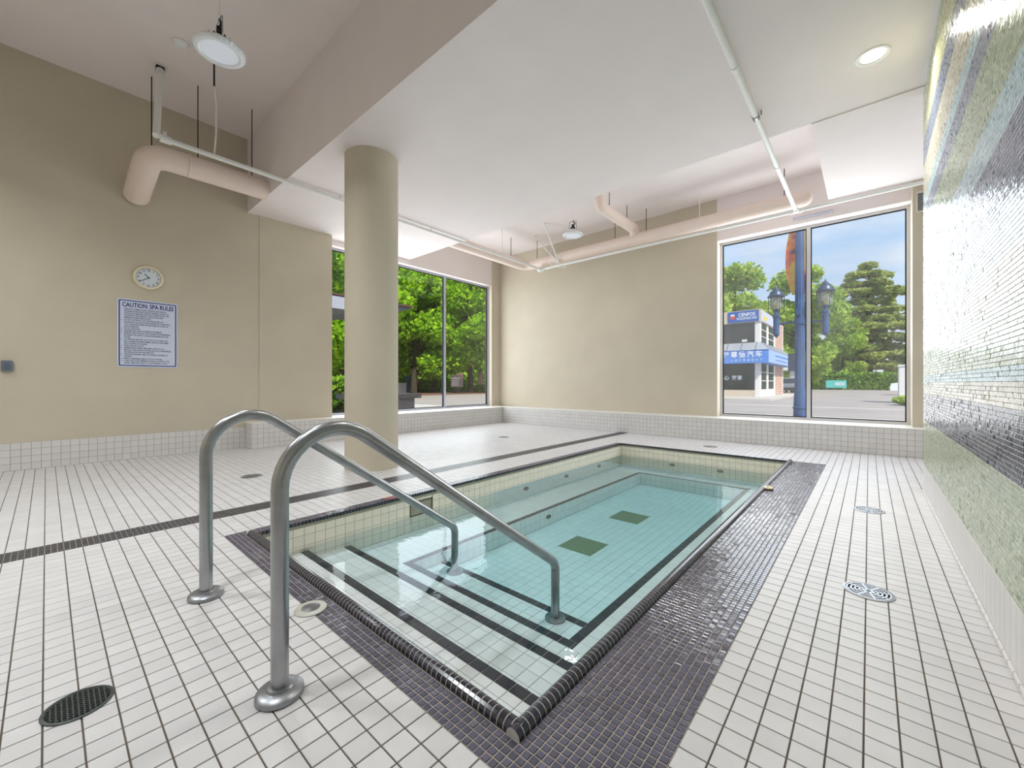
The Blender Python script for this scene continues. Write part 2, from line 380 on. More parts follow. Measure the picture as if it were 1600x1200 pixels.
struct('wall_front', b, M_wall, 'plain tan wall behind the viewer')
b = MB()
b.box(-10.3, 1.9, 2.69, 6.73, ZC, ZT)
b.box(-0.578, 1.9, 6.73, 9.75, ZC-0.012, ZT)
b.box(-10.3, 1.9, 6.73, 11.0, ZR, ZT)
b.box(-10.3, 1.9, -3.4, 2.69, ZU, ZT)
ceiling = struct('ceiling', b, M_ceil, 'pale stepped ceiling with a deep bulkhead and a pipe recess')
# mosaic tiles of the right wall: horizontal bands of colour
BANDS = [(0.33, 'sage'), (0.86, 'navy'), (1.18, 'sand'), (1.30, 'sky'), (1.385, 'sage'), (1.68, 'sand'), (1.92, 'sky'), (2.14, 'slate'), (2.51, 'sky'), (2.72, 'green'), (3.13, 'slate'), (3.32, 'sky'), (3.48, 'sand'), (3.86, 'slate'), (4.15, 'olive'), (4.72, 'sky')]
BC = {'sage': (172, 182, 150), 'navy': (32, 40, 62), 'sand': (190, 184, 160), 'sky': (160, 186, 192), 'slate': (98, 110, 130), 'green': (150, 164, 128), 'olive': (176, 178, 134)}
bm_ = {k: mat(k+'_glass_mosaic', rgb(*v), 0.14, island=0.16, var=0.1, vscale=30, spec=0.45, bump=0.12, bscale=55) for k, v in BC.items()}
keys = list(BC); PM = 0.025; tl = grid(-6.90, 0.6, 0.33, 4.755, PM, PM, 0.0030); mi = []
def band(z):
    k = 'sage'
    for z0, c in BANDS:
        if z >= z0: k = c
    return keys.index(k)
mi = [band((r[2]+r[3])/2) for r in tl]
tile_field(wall_right, 'mosaic_tile', tl, FX(XW, -1), [bm_[k] for k in keys], mi, th=0.005, bv=0.0008, jitter=0.03)
q = MB(); q.box(XW+0.001, XW+0.004, -0.9, 6.90, 0.0, 0.33); part('base_grout', q, M_wgrout, wall_right)
tile_field(wall_right, 'base_tile', grid(-6.90, 0.9, 0.035, 0.33, 0.1, 0.295, 0.004), FX(XW, -1), [M_wtile], near=120, lift=0.002)
tile_field(wall_right, 'cove_tile', grid(-6.90, 0.9, 0.0, 0.035, 0.1, 0.035, 0.004), FX(XW-0.012, -1), [M_wtile], th=0.014, bv=0.006, near=120)
# tiled base of the left wall
b = MB(); b.box(XL, XL+0.006, -3.2, 2.65, 0.0, 0.41)
base_l = struct('baseboard_left', b, M_wgrout, 'white tiled base along the tan wall below the rules sign')
tile_field(base_l, 'tile', grid(-3.2, 2.65, 0.0, 0.41, 0.1, 0.1025, 0.004, oa=2.65), FX(XL+0.010), [M_wtile], th=0.004)
# ledges under the windows
b = MB(); b.box(-9.9, LXF-0.004, 2.654, 10.4, 0.0, ZL-0.012); b.box(-9.9, LXF+0.004, 2.65, 10.45, ZL-0.012, ZL, 1)
led_l = struct('trim_1', b, [M_wgrout, M_ledgetop], 'low white tiled ledge along the tree-side window')
tile_field(led_l, 'tile', grid(2.654, LYF, 0.0, ZL-0.012, 0.1, 0.0976, 0.004), FX(LXF), [M_wtile], th=0.004)
tile_field(led_l, 'end_tile', grid(XL+0.01, LXF, 0.0, ZL-0.012, 0.1, 0.0976, 0.004), FY(2.65, -1), [M_wtile], th=0.004)
b = MB(); b.box(LXF+0.002, 1.6, LYF+0.004, 10.49, 0.0, ZL-0.012); b.box(LXF+0.005, 1.6, LYF-0.004, 10.76, ZL-0.012, ZL+0.001, 1)
led_b = struct('trim_2', b, [M_wgrout, M_ledgetop], 'low white tiled ledge along the back wall under the street window')
tile_field(led_b, 'tile', grid(LXF, 1.6, 0.0, ZL-0.012, 0.1, 0.0976, 0.004), FY(LYF, -1), [M_wtile], th=0.004)
# ------------------------------------------------------------------ windows
def window(name, label, axis, plane, a0, a1, z0, z1, mull, gm, am):
    fr = MB(); w = 0.05; d = 0.06
    def bar(A0, A1, Z0, Z1, D0=-d/2, D1=d/2, B=None):
        B = B if B is not None else fr
        if axis == 'x': B.box(plane+D0, plane+D1, A0, A1, Z0, Z1)
        else: B.box(A0, A1, plane+D0, plane+D1, Z0, Z1)
    bar(a0, a0+w, z0, z1); bar(a1-w, a1, z0, z1); bar(a0+w, a1-w, z0, z0+w); bar(a0+w, a1-w, z1-w, z1)
    o = struct(name, fr, am, label)
    edges = [a0+w]+[m for m in mull]+[a1-w]
    for mm in mull:
        q = MB(); bar(mm-0.035, mm+0.035, z0+w, z1-w, -0.05, 0.05, q); part('mullion', q, am, o)
    for k in range(len(edges)-1):
        A0 = edges[k]+(0.035 if k else 0); A1 = edges[k+1]-(0.035 if k < len(edges)-2 else 0)
        q = MB(); bar(A0+0.02, A1-0.02, z0+w+0.02, z1-w-0.02, -0.004, 0.004, q); part('pane', q, gm, o)
        q = MB(); bar(A0, A0+0.02, z0+w, z1-w, -0.012, 0.012, q); bar(A1-0.02, A1, z0+w, z1-w, -0.012, 0.012, q); bar(A0+0.02, A1-0.02, z0+w, z0+w+0.02, -0.012, 0.012, q); bar(A0+0.02, A1-0.02, z1-w-0.02, z1-w, -0.012, 0.012, q)
        part('gasket', q, M_gasket, o)
    return o
window('window_1', 'tall aluminium framed window looking onto street trees', 'x', XLG, 4.42, 10.08, ZL, HL, [6.2, 8.15], M_glass, M_alu)
window('window_2', 'tall aluminium framed window looking onto the blue lamp post', 'y', YG, -2.71, 0.585, ZL, HB, [-0.975], M_glass_hazy, M_alu2)
window('fill_window', 'unseen window added for fill light in the nook behind the mosaic wall', 'x', 1.75, 7.2, 9.8, ZL, HL, [8.5], M_glass, M_alu2)  # unseen opening, added to bring in light from the right
# ------------------------------------------------------------------ column
b = MB(); b.lathe([(0.394, 0.0), (0.394, ZC)], (-5.81, 3.33, 0), 64)
solo('column', b, M_wall, 'thick round tan plaster column standing left of the pool', 'column', sm=40, base=(-5.81, 3.33, 0))
# ------------------------------------------------------------------ pool
ZWAT = -0.255; T = 0.004
pool = thing('spa_pool', 'sunken rectangular spa pool with benches and dark edged steps', 'pool', (-2.5, 4.66, -0.7))
z1s, z2s, z3s, z4s, zf = -0.285, -0.365, -0.435, -0.545, -0.645
bx0, bx1, by0, by1 = -3.3, -1.53, 2.33, 7.5
ys1, ys2, ys4 = 1.64, 2.06, 2.74
b = MB()
b.box(PX0-0.12, PX1+0.12, PY0-0.12, PY1+0.12, -0.85, zf-T)
b.box(PX0-0.12, PX0-T, PY0-0.12, PY1+0.12, zf-T, -0.062); b.box(PX1+T, PX1+0.12, PY0-0.12, PY1+0.12, zf-T, -0.062)
b.box(PX0-T, PX1+T, PY0-0.12, PY0-T, zf-T, -0.062); b.box(PX0-T, PX1+T, PY1+T, PY1+0.12, zf-T, -0.062)
# edges between the deck slab and the opening
b.box(PX0, PX0+0.001, PY0, PY1, -0.062, -0.004); b.box(PX0, PX1, PY1-0.001, PY1, -0.062, -0.004)
b.box(PX0-T, PX1+T, PY0-T, ys1-T, zf-T, z1s-T); b.box(PX0-T, PX1+T, ys1-T, ys2-T, zf-T, z2s-T)
b.box(PX0-T, PX1+T, ys2-T, by0-T, zf-T, z3s-T)
b.box(PX0-T, bx0-T, by0-T, PY1+T, zf-T, z3s-T); b.box(bx1+T, PX1+T, by0-T, PY1+T, zf-T, z3s-T); b.box(bx0-T, bx1+T, by1+T, PY1+T, zf-T, z3s-T)
b.box(bx0-T, bx1+T, by0-T, ys4-T, zf-T, z4s-T)
part('basin', b, M_pgrout, pool)
tf = lambda rects, pl, nm='tile', mt=M_cream, near=80: tile_field(pool, nm, rects, pl, [mt], near=near, th=0.005)
G = 0.004; nz = 0.075
skim = (2.78, 3.09, -0.25, -0.10)
tf(grid(PY0, PY1, z3s, -0.036, 0.1, 0.1, G, ob=-0.036, holes=(skim,)), FX(PX0), near=90)
tile_field(pool, 'tile', grid(PX0, PX1, z3s, -0.036, 0.1, 0.1, G, oa=PX0, ob=-0.036), FY(PY1, -1), [M_cream], near=30, th=0.005)
tile_field(pool, 'tile', grid(PX0, PX1, PY0, ys1-nz, 0.1, 0.1, G), HOR(z1s), [M_ptile], near=90, th=0.005)
tile_field(pool, 'tile', grid(PX0, PX1, ys1, ys2-nz, 0.1, 0.1, G), HOR(z2s), [M_ptile], near=60, th=0.005)
tile_field(pool, 'tile', grid(PX0, PX1, ys2, by0-nz, 0.1, 0.1, G)+grid(PX0, bx0-nz, by0-nz, PY1, 0.1, 0.1, G)+grid(bx1+nz, PX1, by0-nz, PY1, 0.1, 0.1, G)+grid(bx0-nz, bx1+nz, by1+nz, PY1, 0.1, 0.1, G), HOR(z3s), [M_ptile], near=40, th=0.005)
tile_field(pool, 'tile', grid(bx0, bx1, by0, ys4-nz, 0.1, 0.1, G), HOR(z4s), [M_ptile], near=20, th=0.005)
g1 = (-2.78, -2.36, 4.02, 4.44); g2 = (-2.82, -2.40, 5.35, 5.77)
tile_field(pool, 'tile', grid(bx0, bx1, ys4, by1, 0.1, 0.1, G, holes=(g1, g2)), HOR(zf), [M_ptile], near=0, th=0.005)
tile_field(pool, 'riser_tile', grid(by0, by1, zf, z3s, 0.1, 0.105, G), FX(bx0), [M_ptile], near=20, th=0.005)
tile_field(pool, 'riser_tile', grid(bx0, bx1, zf, z3s, 0.1, 0.105, G), FY(by1, -1), [M_ptile], near=10, th=0.005)
tile_field(pool, 'riser_tile', grid(-by1, -by0, zf, z3s, 0.1, 0.105, G), FX(bx1, -1), [M_ptile], near=0, th=0.005)
# dark nosing tiles
nose = [(grid(PX0, PX1, ys1-nz, ys1, 0.1, nz, 0.006), z1s), (grid(PX0, PX1, ys2-nz, ys2, 0.1, nz, 0.006), z2s),
        (grid(bx0-nz, bx1+nz, by0-nz, by0, 0.1, nz, 0.006)+grid(bx0-nz, bx0, by0, by1+nz, nz, 0.1, 0.006)+grid(bx1, bx1+nz, by0, by1+nz, nz, 0.1, 0.006)+grid(bx0, bx1, by1, by1+nz, 0.1, nz, 0.006), z3s),
        (grid(bx0, bx1, ys4-nz, ys4, 0.1, nz, 0.006), z4s)]
for r, z in nose: tile_field(pool, 'nosing_tile', r, HOR(z), [M_pnavy], near=75, th=0.005)
# dark edge tiles on the vertical rim
tile_field(pool, 'edge_tile', grid(PY0, PY1, -0.036, 0.0, P3, 0.036, 0.004), FX(PX0+0.003), [M_cop], near=110, th=0.006)
tile_field(pool, 'edge_tile', grid(PX0, PX1, -0.036, 0.0, P3, 0.036, 0.004), FY(PY1-0.003, -1), [M_cop], near=60, th=0.006)
# rolled coping along the near and the right side
def coping_profile(r, n=9): return [(r*math.cos(PI*k/(n-1)), r*math.sin(PI*k/(n-1))) for k in range(n)]
def half_round(length, r, drop):
    pr = coping_profile(r); pr = pr+[(-r, -drop), (r, -0.004)]; n = len(pr); vs = []; fs = []
    for s in (-length/2, length/2): vs += [(s, y, z) for y, z in pr]
    for k in range(n): fs.append((k, (k+1) % n, n+(k+1) % n, n+k))
    fs.append(tuple(reversed(range(n)))); fs.append(tuple(range(n, 2*n)))
    return vs, fs
def cop_obj(name, me, loc, rz, parent):
    o = bpy.data.objects.new(name, me); C.objects.link(o); o.parent = parent; o.location = Vector(loc)-ORG[parent.name]; o.rotation_euler = (0, 0, rz); return o
RC = 0.034
vs, fs = half_round(P3-0.0050, RC, 0.10); cme = bpy.data.meshes.new('coping_tile'); cme.from_pydata(vs, [], fs); cme.materials.append(M_cop)
q = MB(); vs2, fs2 = half_round(3.06, RC-0.0010, 0.098); q.add([(-(x)+(-2.5), -y+1.163, z) for x, y, z in vs2], fs2)
vs2, fs2 = half_round(PY1-1.125, RC-0.0010, 0.098); q.add([(y-0.982, -x+(PY1+1.125)/2, z) for x, y, z in vs2], fs2)
part('coping_bed', q, M_copgrout, pool)
xx = PX0+P3/2
while xx < -0.96: cop_obj('coping_tile', cme, (xx, 1.163, 0), PI, pool); xx += P3
yy = 1.14
while yy < PY1-0.01: cop_obj('coping_tile', cme, (-0.982, yy, 0), PI/2, pool); yy += P3
q = MB(); q.box(PX0-0.105, PX0-0.008, 2.48, 2.78, -0.002, 0.0025); part('depth_marker', q, mat('red_marker_tile', rgb(126, 44, 50), 0.4), pool, label='dark red marker tile')
# skimmer mouth, jets, floor grates
q = MB(); q.box(PX0-0.10, PX0-0.09, 2.78, 3.09, -0.25, -0.10); q.box(PX0-0.10, PX0+0.002, 2.77, 2.785, -0.26, -0.09); q.box(PX0-0.10, PX0+0.002, 3.085, 3.10, -0.26, -0.09); q.box(PX0-0.10, PX0+0.002, 2.77, 3.10, -0.105, -0.09); q.box(PX0-0.10, PX0+0.002, 2.77, 3.10, -0.262, -0.25)
M_skim = mat('skimmer_liner', rgb(96, 90, 62), 0.7)
part('skimmer_mouth', q, M_skim, pool)
def jet_part(q):
    zc = sum(v[2] for v in q.v)/len(q.v); q.v = [(x, y, zc+(z-zc)*0.5) for x, y, z in q.v]; part('jet', q, M_castiron, pool, sm=40)
for (y, z) in ((4.9, -0.34), (6.02, -0.34), (7.17, -0.34)):
    q = MB(); q.lathe([(0.055, 0.0), (0.055, 0.012), (0.03, 0.014), (0.028, 0.004)], (PX0, y, z), 16, 'x'); jet_part(q)
for (x, z) in ((-2.92, -0.32), (-2.05, -0.32)):
    q = MB(); q.lathe([(0.055, 0.0), (0.055, -0.012), (0.03, -0.014), (0.028, -0.004)], (x, PY1, z), 16, 'y'); jet_part(q)
q = MB(); q.lathe([(0.05, 0.0), (0.05, 0.012), (0.03, 0.014), (0.028, 0.004)], (bx0, 4.52, -0.53), 16, 'x'); jet_part(q)
M_grate = mat('green_grate', rgb(128, 150, 120), 0.6)
for g in (g1, g2):
    q = MB(); q.box(g[0]-0.01, g[1]+0.01, g[2]-0.01, g[3]+0.01, zf-0.003, zf+0.001); fr = part('floor_grate', q, M_grate, pool)
    for k in range(9):
        y = g[2]+0.03+k*(g[3]-g[2]-0.06)/8; q = MB(); q.box(g[0]+0.01, g[1]-0.01, y-0.012, y+0.012, zf+0.001, zf+0.009); part('grate_bar', q, M_grate, fr)
q = MB(); q.box(PX0+0.001, PX1-0.001, PY0+0.001, PY1-0.001, zf-0.003, ZWAT)
water = solo('pool_water', q, M_water, 'clear turquoise water filling the spa pool', 'water', kind='stuff', base=(-2.5, 4.66, -0.6))
# ------------------------------------------------------------------ handrails
def handrail(x, label):
    t = thing('handrail', label, 'handrail', (x, 0.64, 0), 'steel handrails at the pool steps')
    p = fillet([(x, 0.64, 0.01), (x, 0.64, 1.32), (x, 2.62, -0.105), (x, 2.62, z4s+0.005)], [0.24, 0.12], 12)
    b = MB(); b.tube(p, 0.034, 20); part('tube', b, M_steel, t, sm=50)
    b = MB(); b.lathe([(0.088, 0.0), (0.092, 0.006), (0.090, 0.022), (0.078, 0.032), (0.052, 0.036), (0.046, 0.044), (0.036, 0.046)], (x, 0.64, 0), 36); part('base_flange', b, M_steel2, t, sm=35)
    b = MB(); b.lathe([(0.08, 0.0), (0.08, 0.016), (0.06, 0.022), (0.036, 0.024)], (x, 2.62, z4s), 28); part('step_flange', b, M_steel2, t, sm=35)
handrail(-1.845, 'brushed steel pool handrail nearest the viewer')
handrail(-3.035, 'brushed steel pool handrail further from the viewer, nearer the column')
# ------------------------------------------------------------------ drains in the deck
def drain(name, label, x, y, r, kind):
    t = thing(name, label, 'drain', (x, y, 0), 'round floor drains')
    b = MB(); b.lathe([(r, 0.0), (r, 0.004), (r*0.9, 0.006), (r*0.86, 0.001)], (x, y, 0), 40, cap=False); part('rim', b, M_castiron if kind == 'grid' else M_steel2, t, sm=30)
    b = MB(); b.lathe([(r*0.87, 0.0005), (r*0.87, 0.0012)], (x, y, 0), 32); part('void', b, M_hole, t)
    if kind == 'grid':
        n = 6
        for ax in (0, 1):
            for k in range(-n+1, n):
                c = k*r*0.87/n; hl = math.sqrt(max(0, (r*0.86)**2-c*c))
                if hl < 0.01: continue
                b = MB()
                if ax: b.box(x+c-0.0022, x+c+0.0022, y-hl, y+hl, 0.001, 0.005)
                else: b.box(x-hl, x+hl, y+c-0.0022, y+c+0.0022, 0.001, 0.0048)
                part('grate_bar', b, M_castiron, t)
    elif kind == 'rings':
        for k in range(5):
            rr = r*(0.16+0.16*k); b = MB(); b.lathe([(rr, 0.001), (rr, 0.005), (rr+r*0.075, 0.005), (rr+r*0.075, 0.001)], (x, y, 0), 36, cap=False); part('grate_ring', b, M_steel2, t)
        for a in range(4):
            b = MB(); an = a*PI/4+0.3; b.obox((x, y, 0.0032), (r*0.86*math.cos(an), r*0.86*math.sin(an), 0), (-0.006*math.sin(an), 0.006*math.cos(an), 0), (0, 0, 0.002)); part('spoke', b, M_steel2, t)
    else:
        b = MB(); b.lathe([(r*0.86, 0.001), (r*0.8, 0.006), (0.0, 0.009)], (x, y, 0), 28); part('cover', b, M_steel2, t, sm=30)
drain('floor_drain', 'black round floor drain with a square grid, in the near left corner', -2.40, 0.085, 0.105, 'grid')
drain('floor_drain', 'round ringed floor drain in the walkway, the nearer of the two by the mosaic wall', -0.003, 3.37, 0.125, 'rings')
drain('floor_drain', 'round ringed floor drain in the walkway, the farther of the two by the mosaic wall', 0.0, 5.53, 0.125, 'rings')
drain('floor_drain', 'small dark floor drain on the deck between handrails and clock wall', -6.46, 1.88, 0.13, 'cap')
drain('floor_drain', 'small dark floor drain on the deck near the far window corner', -6.57, 7.2, 0.13, 'cap')
drain('floor_drain', 'small grey floor drain between the far pool edge and the back ledge', -2.43, 8.89, 0.13, 'cap')
t = thing('deck_fitting', 'round pale deck fitting set into the dark mosaic band beside the near handrail', 'fitting', (-2.412, 1.0, 0))
M_fit = mat('weathered_white', rgb(196, 196, 186), 0.5, var=0.12, vscale=20)
b = MB(); b.lathe([(0.085, 0.0), (0.085, 0.006), (0.078, 0.010), (0.05, 0.011), (0.05, 0.002)], (-2.412, 1.0, 0), 36, cap=False); part('ring', b, M_fit, t, sm=30)
b = MB(); b.lathe([(0.049, 0.002), (0.049, 0.009), (0.044, 0.006), (0.0, 0.005)], (-2.412, 1.0, 0), 28); part('cap', b, M_steel2, t, sm=30)
t = thing('wooden_plug', 'small cream and brown disc lying on the navy band at the pool edge', 'plug', (-0.93, 5.80, 0.0))
b = MB(); b.lathe([(0.05, 0.0), (0.062, 0.008), (0.06, 0.018)], (-0.93, 5.80, 0), 24); part('rim', b, mat('brown_rubber', rgb(120, 96, 72), 0.6), t, sm=30)
b = MB(); b.lathe([(0.058, 0.018), (0.05, 0.03), (0.016, 0.034), (0.014, 0.05), (0.0, 0.052)], (-0.93, 5.80, 0), 24); part('top', b, M_ivory, t, sm=30)
# ------------------------------------------------------------------ pipes and ducts under the ceiling
def rod(parent, x, y, z0, z1, r=0.008, m=None): b = MB(); b.tube([(x, y, z0), (x, y, z1)], r, 8); return part('hanger_rod', b, m or M_black, parent)
t = thing('insulated_duct', 'pink-beige insulated pipe with a bend, leaving the tan wall above the clock', 'pipe', (-8.4, 1.15, 4.86))
b = MB(); b.tube(fillet([(-9.5, 1.02, 4.52), (-8.42, 1.06, 4.86), (-8.4, 2.69, 4.86)], 0.24, 10), 0.175, 28); part('insulation', b, M_duct, t, sm=50)
b = MB(); b.lathe([(0.177, 0), (0.182, 0.004), (0.182, 0.03), (0.177, 0.034)], (-8.4, 1.52, 4.86), 28, 'y'); part('jacket_band', b, M_duct, t, sm=40)
rod(t, -8.72, 1.12, 5.0, ZU); rod(t, -8.4, 1.66, 5.03, ZU); rod(t, -8.4, 2.45, 5.03, ZU)
t = thing('insulated_duct', 'long pink-beige insulated pipe turning the corner of the ceiling recess', 'pipe', (-8.1, 9.9, 4.95))
b = MB(); b.tube(fillet([(-8.1, 6.73, 4.95), (-8.1, 9.9, 4.95), (-0.98, 9.9, 4.95)], [0.3], 10)+[(-0.98+0.15*math.sin(q_), 9.9, 4.95) for q_ in (0.35, 0.7, 1.0, 1.25, 1.45)], [0.15]*13+[0.15*math.cos(q_) for q_ in (0.35, 0.7, 1.0, 1.25, 1.45)], 28); part('insulation', b, M_duct, t, sm=50)
for x in (-7.65, -5.05, -4.2, -1.3): rod(t, x, 9.9, 5.08, ZR)
rod(t, -8.1, 9.2, 5.08, ZR)
t = thing('insulated_duct', 'short pink-beige insulated branch pipe dropping from the recess onto the long pipe', 'pipe', (-4.5, 8.1, 5.2))
b = MB(); b.tube(fillet([(-4.48, 8.05, 5.66), (-4.48, 8.05, 5.2), (-4.48, 9.86, 5.2), (-4.48, 9.86, 5.0)], [0.14, 0.12], 8), 0.125, 24); part('insulation', b, M_duct, t, sm=50)
rod(t, -4.48, 8.5, 5.3, ZR); rod(t, -4.48, 9.4, 5.3, ZR)
ZP = 4.70
t = thing('sprinkler_pipe', 'white sprinkler pipe running past the round column to the back corner', 'pipe', (-7.4, 1.1, ZP))
b = MB(); b.tube([(-7.4, 1.08, ZP), (-7.4, 9.79, ZP)], 0.034, 16); part('pipe_run', b, M_pipe, t, sm=50)
b = MB(); b.tube([(-7.4, 1.04, ZP), (-7.4, 1.16, ZP)], 0.052, 16); b.tube([(-7.4, 1.09, ZP-0.03), (-7.4, 1.09, ZP+0.10)], 0.02, 8); part('coupling', b, M_pipe, t, sm=40)
b = MB(); b.tube([(-7.42, 1.0, ZP+0.02), (-8.33, 1.17, 6.16)], 0.042, 16); q = part('sway_brace', b, M_pipe, t, sm=50)
b = MB(); b.tube([(-8.29, 1.163, 6.09), (-8.34, 1.172, 6.18)], 0.055, 12); part('brace_collar', b, M_pipe, q, sm=40)
b = MB(); b.box(-8.41, -8.31, 1.12, 1.22, 6.16, ZU); part('brace_anchor', b, M_black, q)
b = MB(); b.tube([(-7.4, 1.66, ZP), (-7.38, 1.68, ZP+0.35), (-7.37, 1.68, ZP+0.75), (-7.4, 1.66, 5.75)], 0.011, 8); q = part('hanger_rod', b, M_pipe, t, sm=40)
rod(t, -7.4, 1.66, 5.75, ZU, 0.012)
for y in (3.6, 5.7): rod(t, -7.4, y, ZP, ZC, 0.006)
for y in (8.05,): rod(t, -7.4, y, ZP, ZR, 0.006, M_pipe)
t = thing('sprinkler_pipe', 'white sprinkler pipe running along the back wall above the street window', 'pipe', (-7.4, 9.79, ZP))
b = MB(); b.tube([(-7.4, 9.79, ZP), (1.55, 9.79, ZP)], 0.034, 16); part('pipe_run', b, M_pipe, t, sm=50)
b = MB(); b.tube([(-7.52, 9.79, ZP), (-7.30, 9.79, ZP)], 0.055, 14); b.tube([(-7.4, 9.68, ZP), (-7.4, 9.84, ZP)], 0.055, 14); b.tube([(-7.4, 9.79, ZP-0.1), (-7.4, 9.79, ZP+0.1)], 0.03, 10); part('corner_tee', b, M_pipe, t, sm=40)
for p0 in ((-6.68, 8.95, ZR), (-7.5, 9.55, ZR)):
    b = MB(); b.tube([p0, (-6.76, 9.79, ZP+0.06)], 0.02, 10); part('sway_brace', b, M_pipe, t, sm=50)
b = MB(); b.tube([(-6.76, 9.79, ZP-0.06), (-6.76, 9.79, ZP+0.1)], 0.026, 10); b.tube([(-6.66, 9.79, ZP-0.085), (-6.50, 9.79, ZP-0.085)], 0.012, 8); part('brace_clamp', b, M_pipe, t, sm=40)
for x in (-7.05, -2.9): rod(t, x, 9.79, ZP, ZR, 0.008, M_pipe)
t = thing('sprinkler_pipe', 'white sprinkler pipe crossing the ceiling towards the street window', 'pipe', (-1.09, 9.79, ZP))
b = MB(); b.tube([(-1.09, -1.5, ZP), (-1.09, 9.79, ZP)], 0.034, 16); part('pipe_run', b, M_pipe, t, sm=50)
b = MB(); b.tube([(-1.19, 9.79, ZP), (-0.99, 9.79, ZP)], 0.05, 14); b.tube([(-1.09, 9.68, ZP), (-1.09, 9.8, ZP)], 0.05, 14); part('tee', b, M_pipe, t, sm=40)
b = MB(); b.tube([(-1.03, 5.98, ZP), (-1.03, 5.98, ZC)], 0.007, 8); b.tube([(-1.09, 5.94, ZP), (-1.09, 6.02, ZP)], 0.042, 14); part('hanger_clip', b, M_steel2, t, sm=40)
for y in (4.9, 7.6): b = MB(); b.tube([(-1.09, y-0.03, ZP), (-1.09, y+0.03, ZP)], 0.040, 14); part('coupling', b, M_pipe, t, sm=40)
b = MB(); b.box(-1.22, -0.55, 10.44, 10.5, 4.76, 4.80)
solo('track_strip', b, M_alu, 'thin grey metal strip fixed above the street window', 'strip', base=(-0.9, 10.47, 4.76))
# wall grille on the pier
t = thing('vent_grille', 'small grey vent grille high on the pier beside the street window', 'vent', (0.70, 10.25, 4.34))
b = MB(); b.box(0.632, 0.90, 10.235, 10.25, 4.335, 4.36); b.box(0.632, 0.90, 10.235, 10.25, 4.68, 4.705); b.box(0.632, 0.65, 10.235, 10.25, 4.36, 4.68); b.box(0.882, 0.90, 10.235, 10.25, 4.36, 4.68); part('frame', b, M_reveal, t)
for k in range(9):
    b = MB(); z = 4.375+k*0.035; b.obox((0.766, 10.242, z), (0.116, 0, 0), (0, 0.006, -0.008), (0, 0.002, 0.002)); part('slat', b, M_greybox, t)
# ------------------------------------------------------------------ lamps
def highbay(x, y, z, ztop, label, power, R=0.235):
    area('pendant_glow', (x, y, z-0.02), (0, 0, -1), 0.36, 0.36, power, (0.93, 0.97, 1.0), spread=math.radians(150), shape='DISK')
    t = thing('pendant_lamp', label, 'lamp', (x, y, z), 'round high-bay pendant lamps')
    b = MB(); b.lathe([(0.0, 0.012), (R*0.72, 0.010), (R*0.74, 0.018)], (x, y, z), 48); part('lens', b, M_lens, t, sm=40)
    # scalloped prismatic rim
    n = 96; vs = []; fs = []; prof = [(0.72, 0.008), (0.80, 0.0), (0.93, 0.006), (1.0, 0.03), (0.97, 0.05), (0.80, 0.055)]
    for i, (r, h) in enumerate(prof):
        for k in range(n):
            a = 2*PI*k/n; s = 1+(0.022*math.cos(32*a) if 1 < i < 5 else 0)
            vs.append((x+R*r*s*math.cos(a), y+R*r*s*math.sin(a), z+h))
    for i in range(len(prof)-1):
        for k in range(n): fs.append((i*n+k, (i*n+(k+1) % n), (i+1)*n+(k+1) % n, (i+1)*n+k))
    b = MB(); b.add(vs, fs); part('rim', b, M_clear, t, sm=30)
    b = MB(); b.lathe([(R*0.80, 0.055), (R*0.5, 0.085), (R*0.42, 0.13), (R*0.38, 0.15), (0.0, 0.15)], (x, y, z), 32); hs = part('housing', b, M_white, t, sm=30)
    for k in range(12):
        a = 2*PI*k/12; b = MB(); b.obox((x+R*0.45*math.cos(a), y+R*0.45*math.sin(a), z+0.115), (R*0.13*math.cos(a), R*0.13*math.sin(a), 0), (-0.004*math.sin(a), 0.004*math.cos(a), 0), (0, 0, 0.035)); part('fin', b, M_white, hs)
    b = MB(); b.lathe([(0.06, 0.15), (0.06, 0.20), (0.03, 0.23), (0.03, 0.28), (0.0, 0.29)], (x, y, z), 20); b.tube([(x, y, z+0.22), (x+0.06, y, z+0.30), (x, y, z+0.36)], 0.014, 8); part('driver', b, M_black, t, sm=30)
    b = MB(); b.tube(fillet([(x-0.10, y, z+0.12), (x-0.10, y, z+0.36), (x+0.10, y, z+0.36), (x+0.10, y, z+0.12)], 0.03, 4), 0.006, 8); part('bracket', b, M_steel2, t, sm=40)
    b = MB(); b.tube([(x, y, z+0.36), (x, y, ztop)], 0.005, 8); part('cord', b, M_pipe, t, sm=40)
highbay(-5.2, 1.215, 4.8, ZU, 'white round pendant lamp with a prismatic rim, in front of the bulkhead', PENDANT*0.55)
highbay(-7.9, -1.4, 4.8, ZU, 'unseen added pendant lamp nearest the wall with the grey control box', PENDANT*0.55)  # added out of view to light the front left
highbay(-5.2, -1.4, 4.8, ZU, 'added fill pendant lamp behind the viewer, middle of the upper ceiling', PENDANT*1.5)  # strongest fill lamp, put in behind the viewer to brighten the front
highbay(-2.4, -0.2, 4.8, ZU, 'unseen added pendant lamp above the viewer beside the handrails', PENDANT)  # extra lamp added overhead, out of frame, as fill
highbay(-5.30, 8.25, 4.78, ZR, 'white round pendant lamp hanging in the pipe recess by the back corner', 8.0)
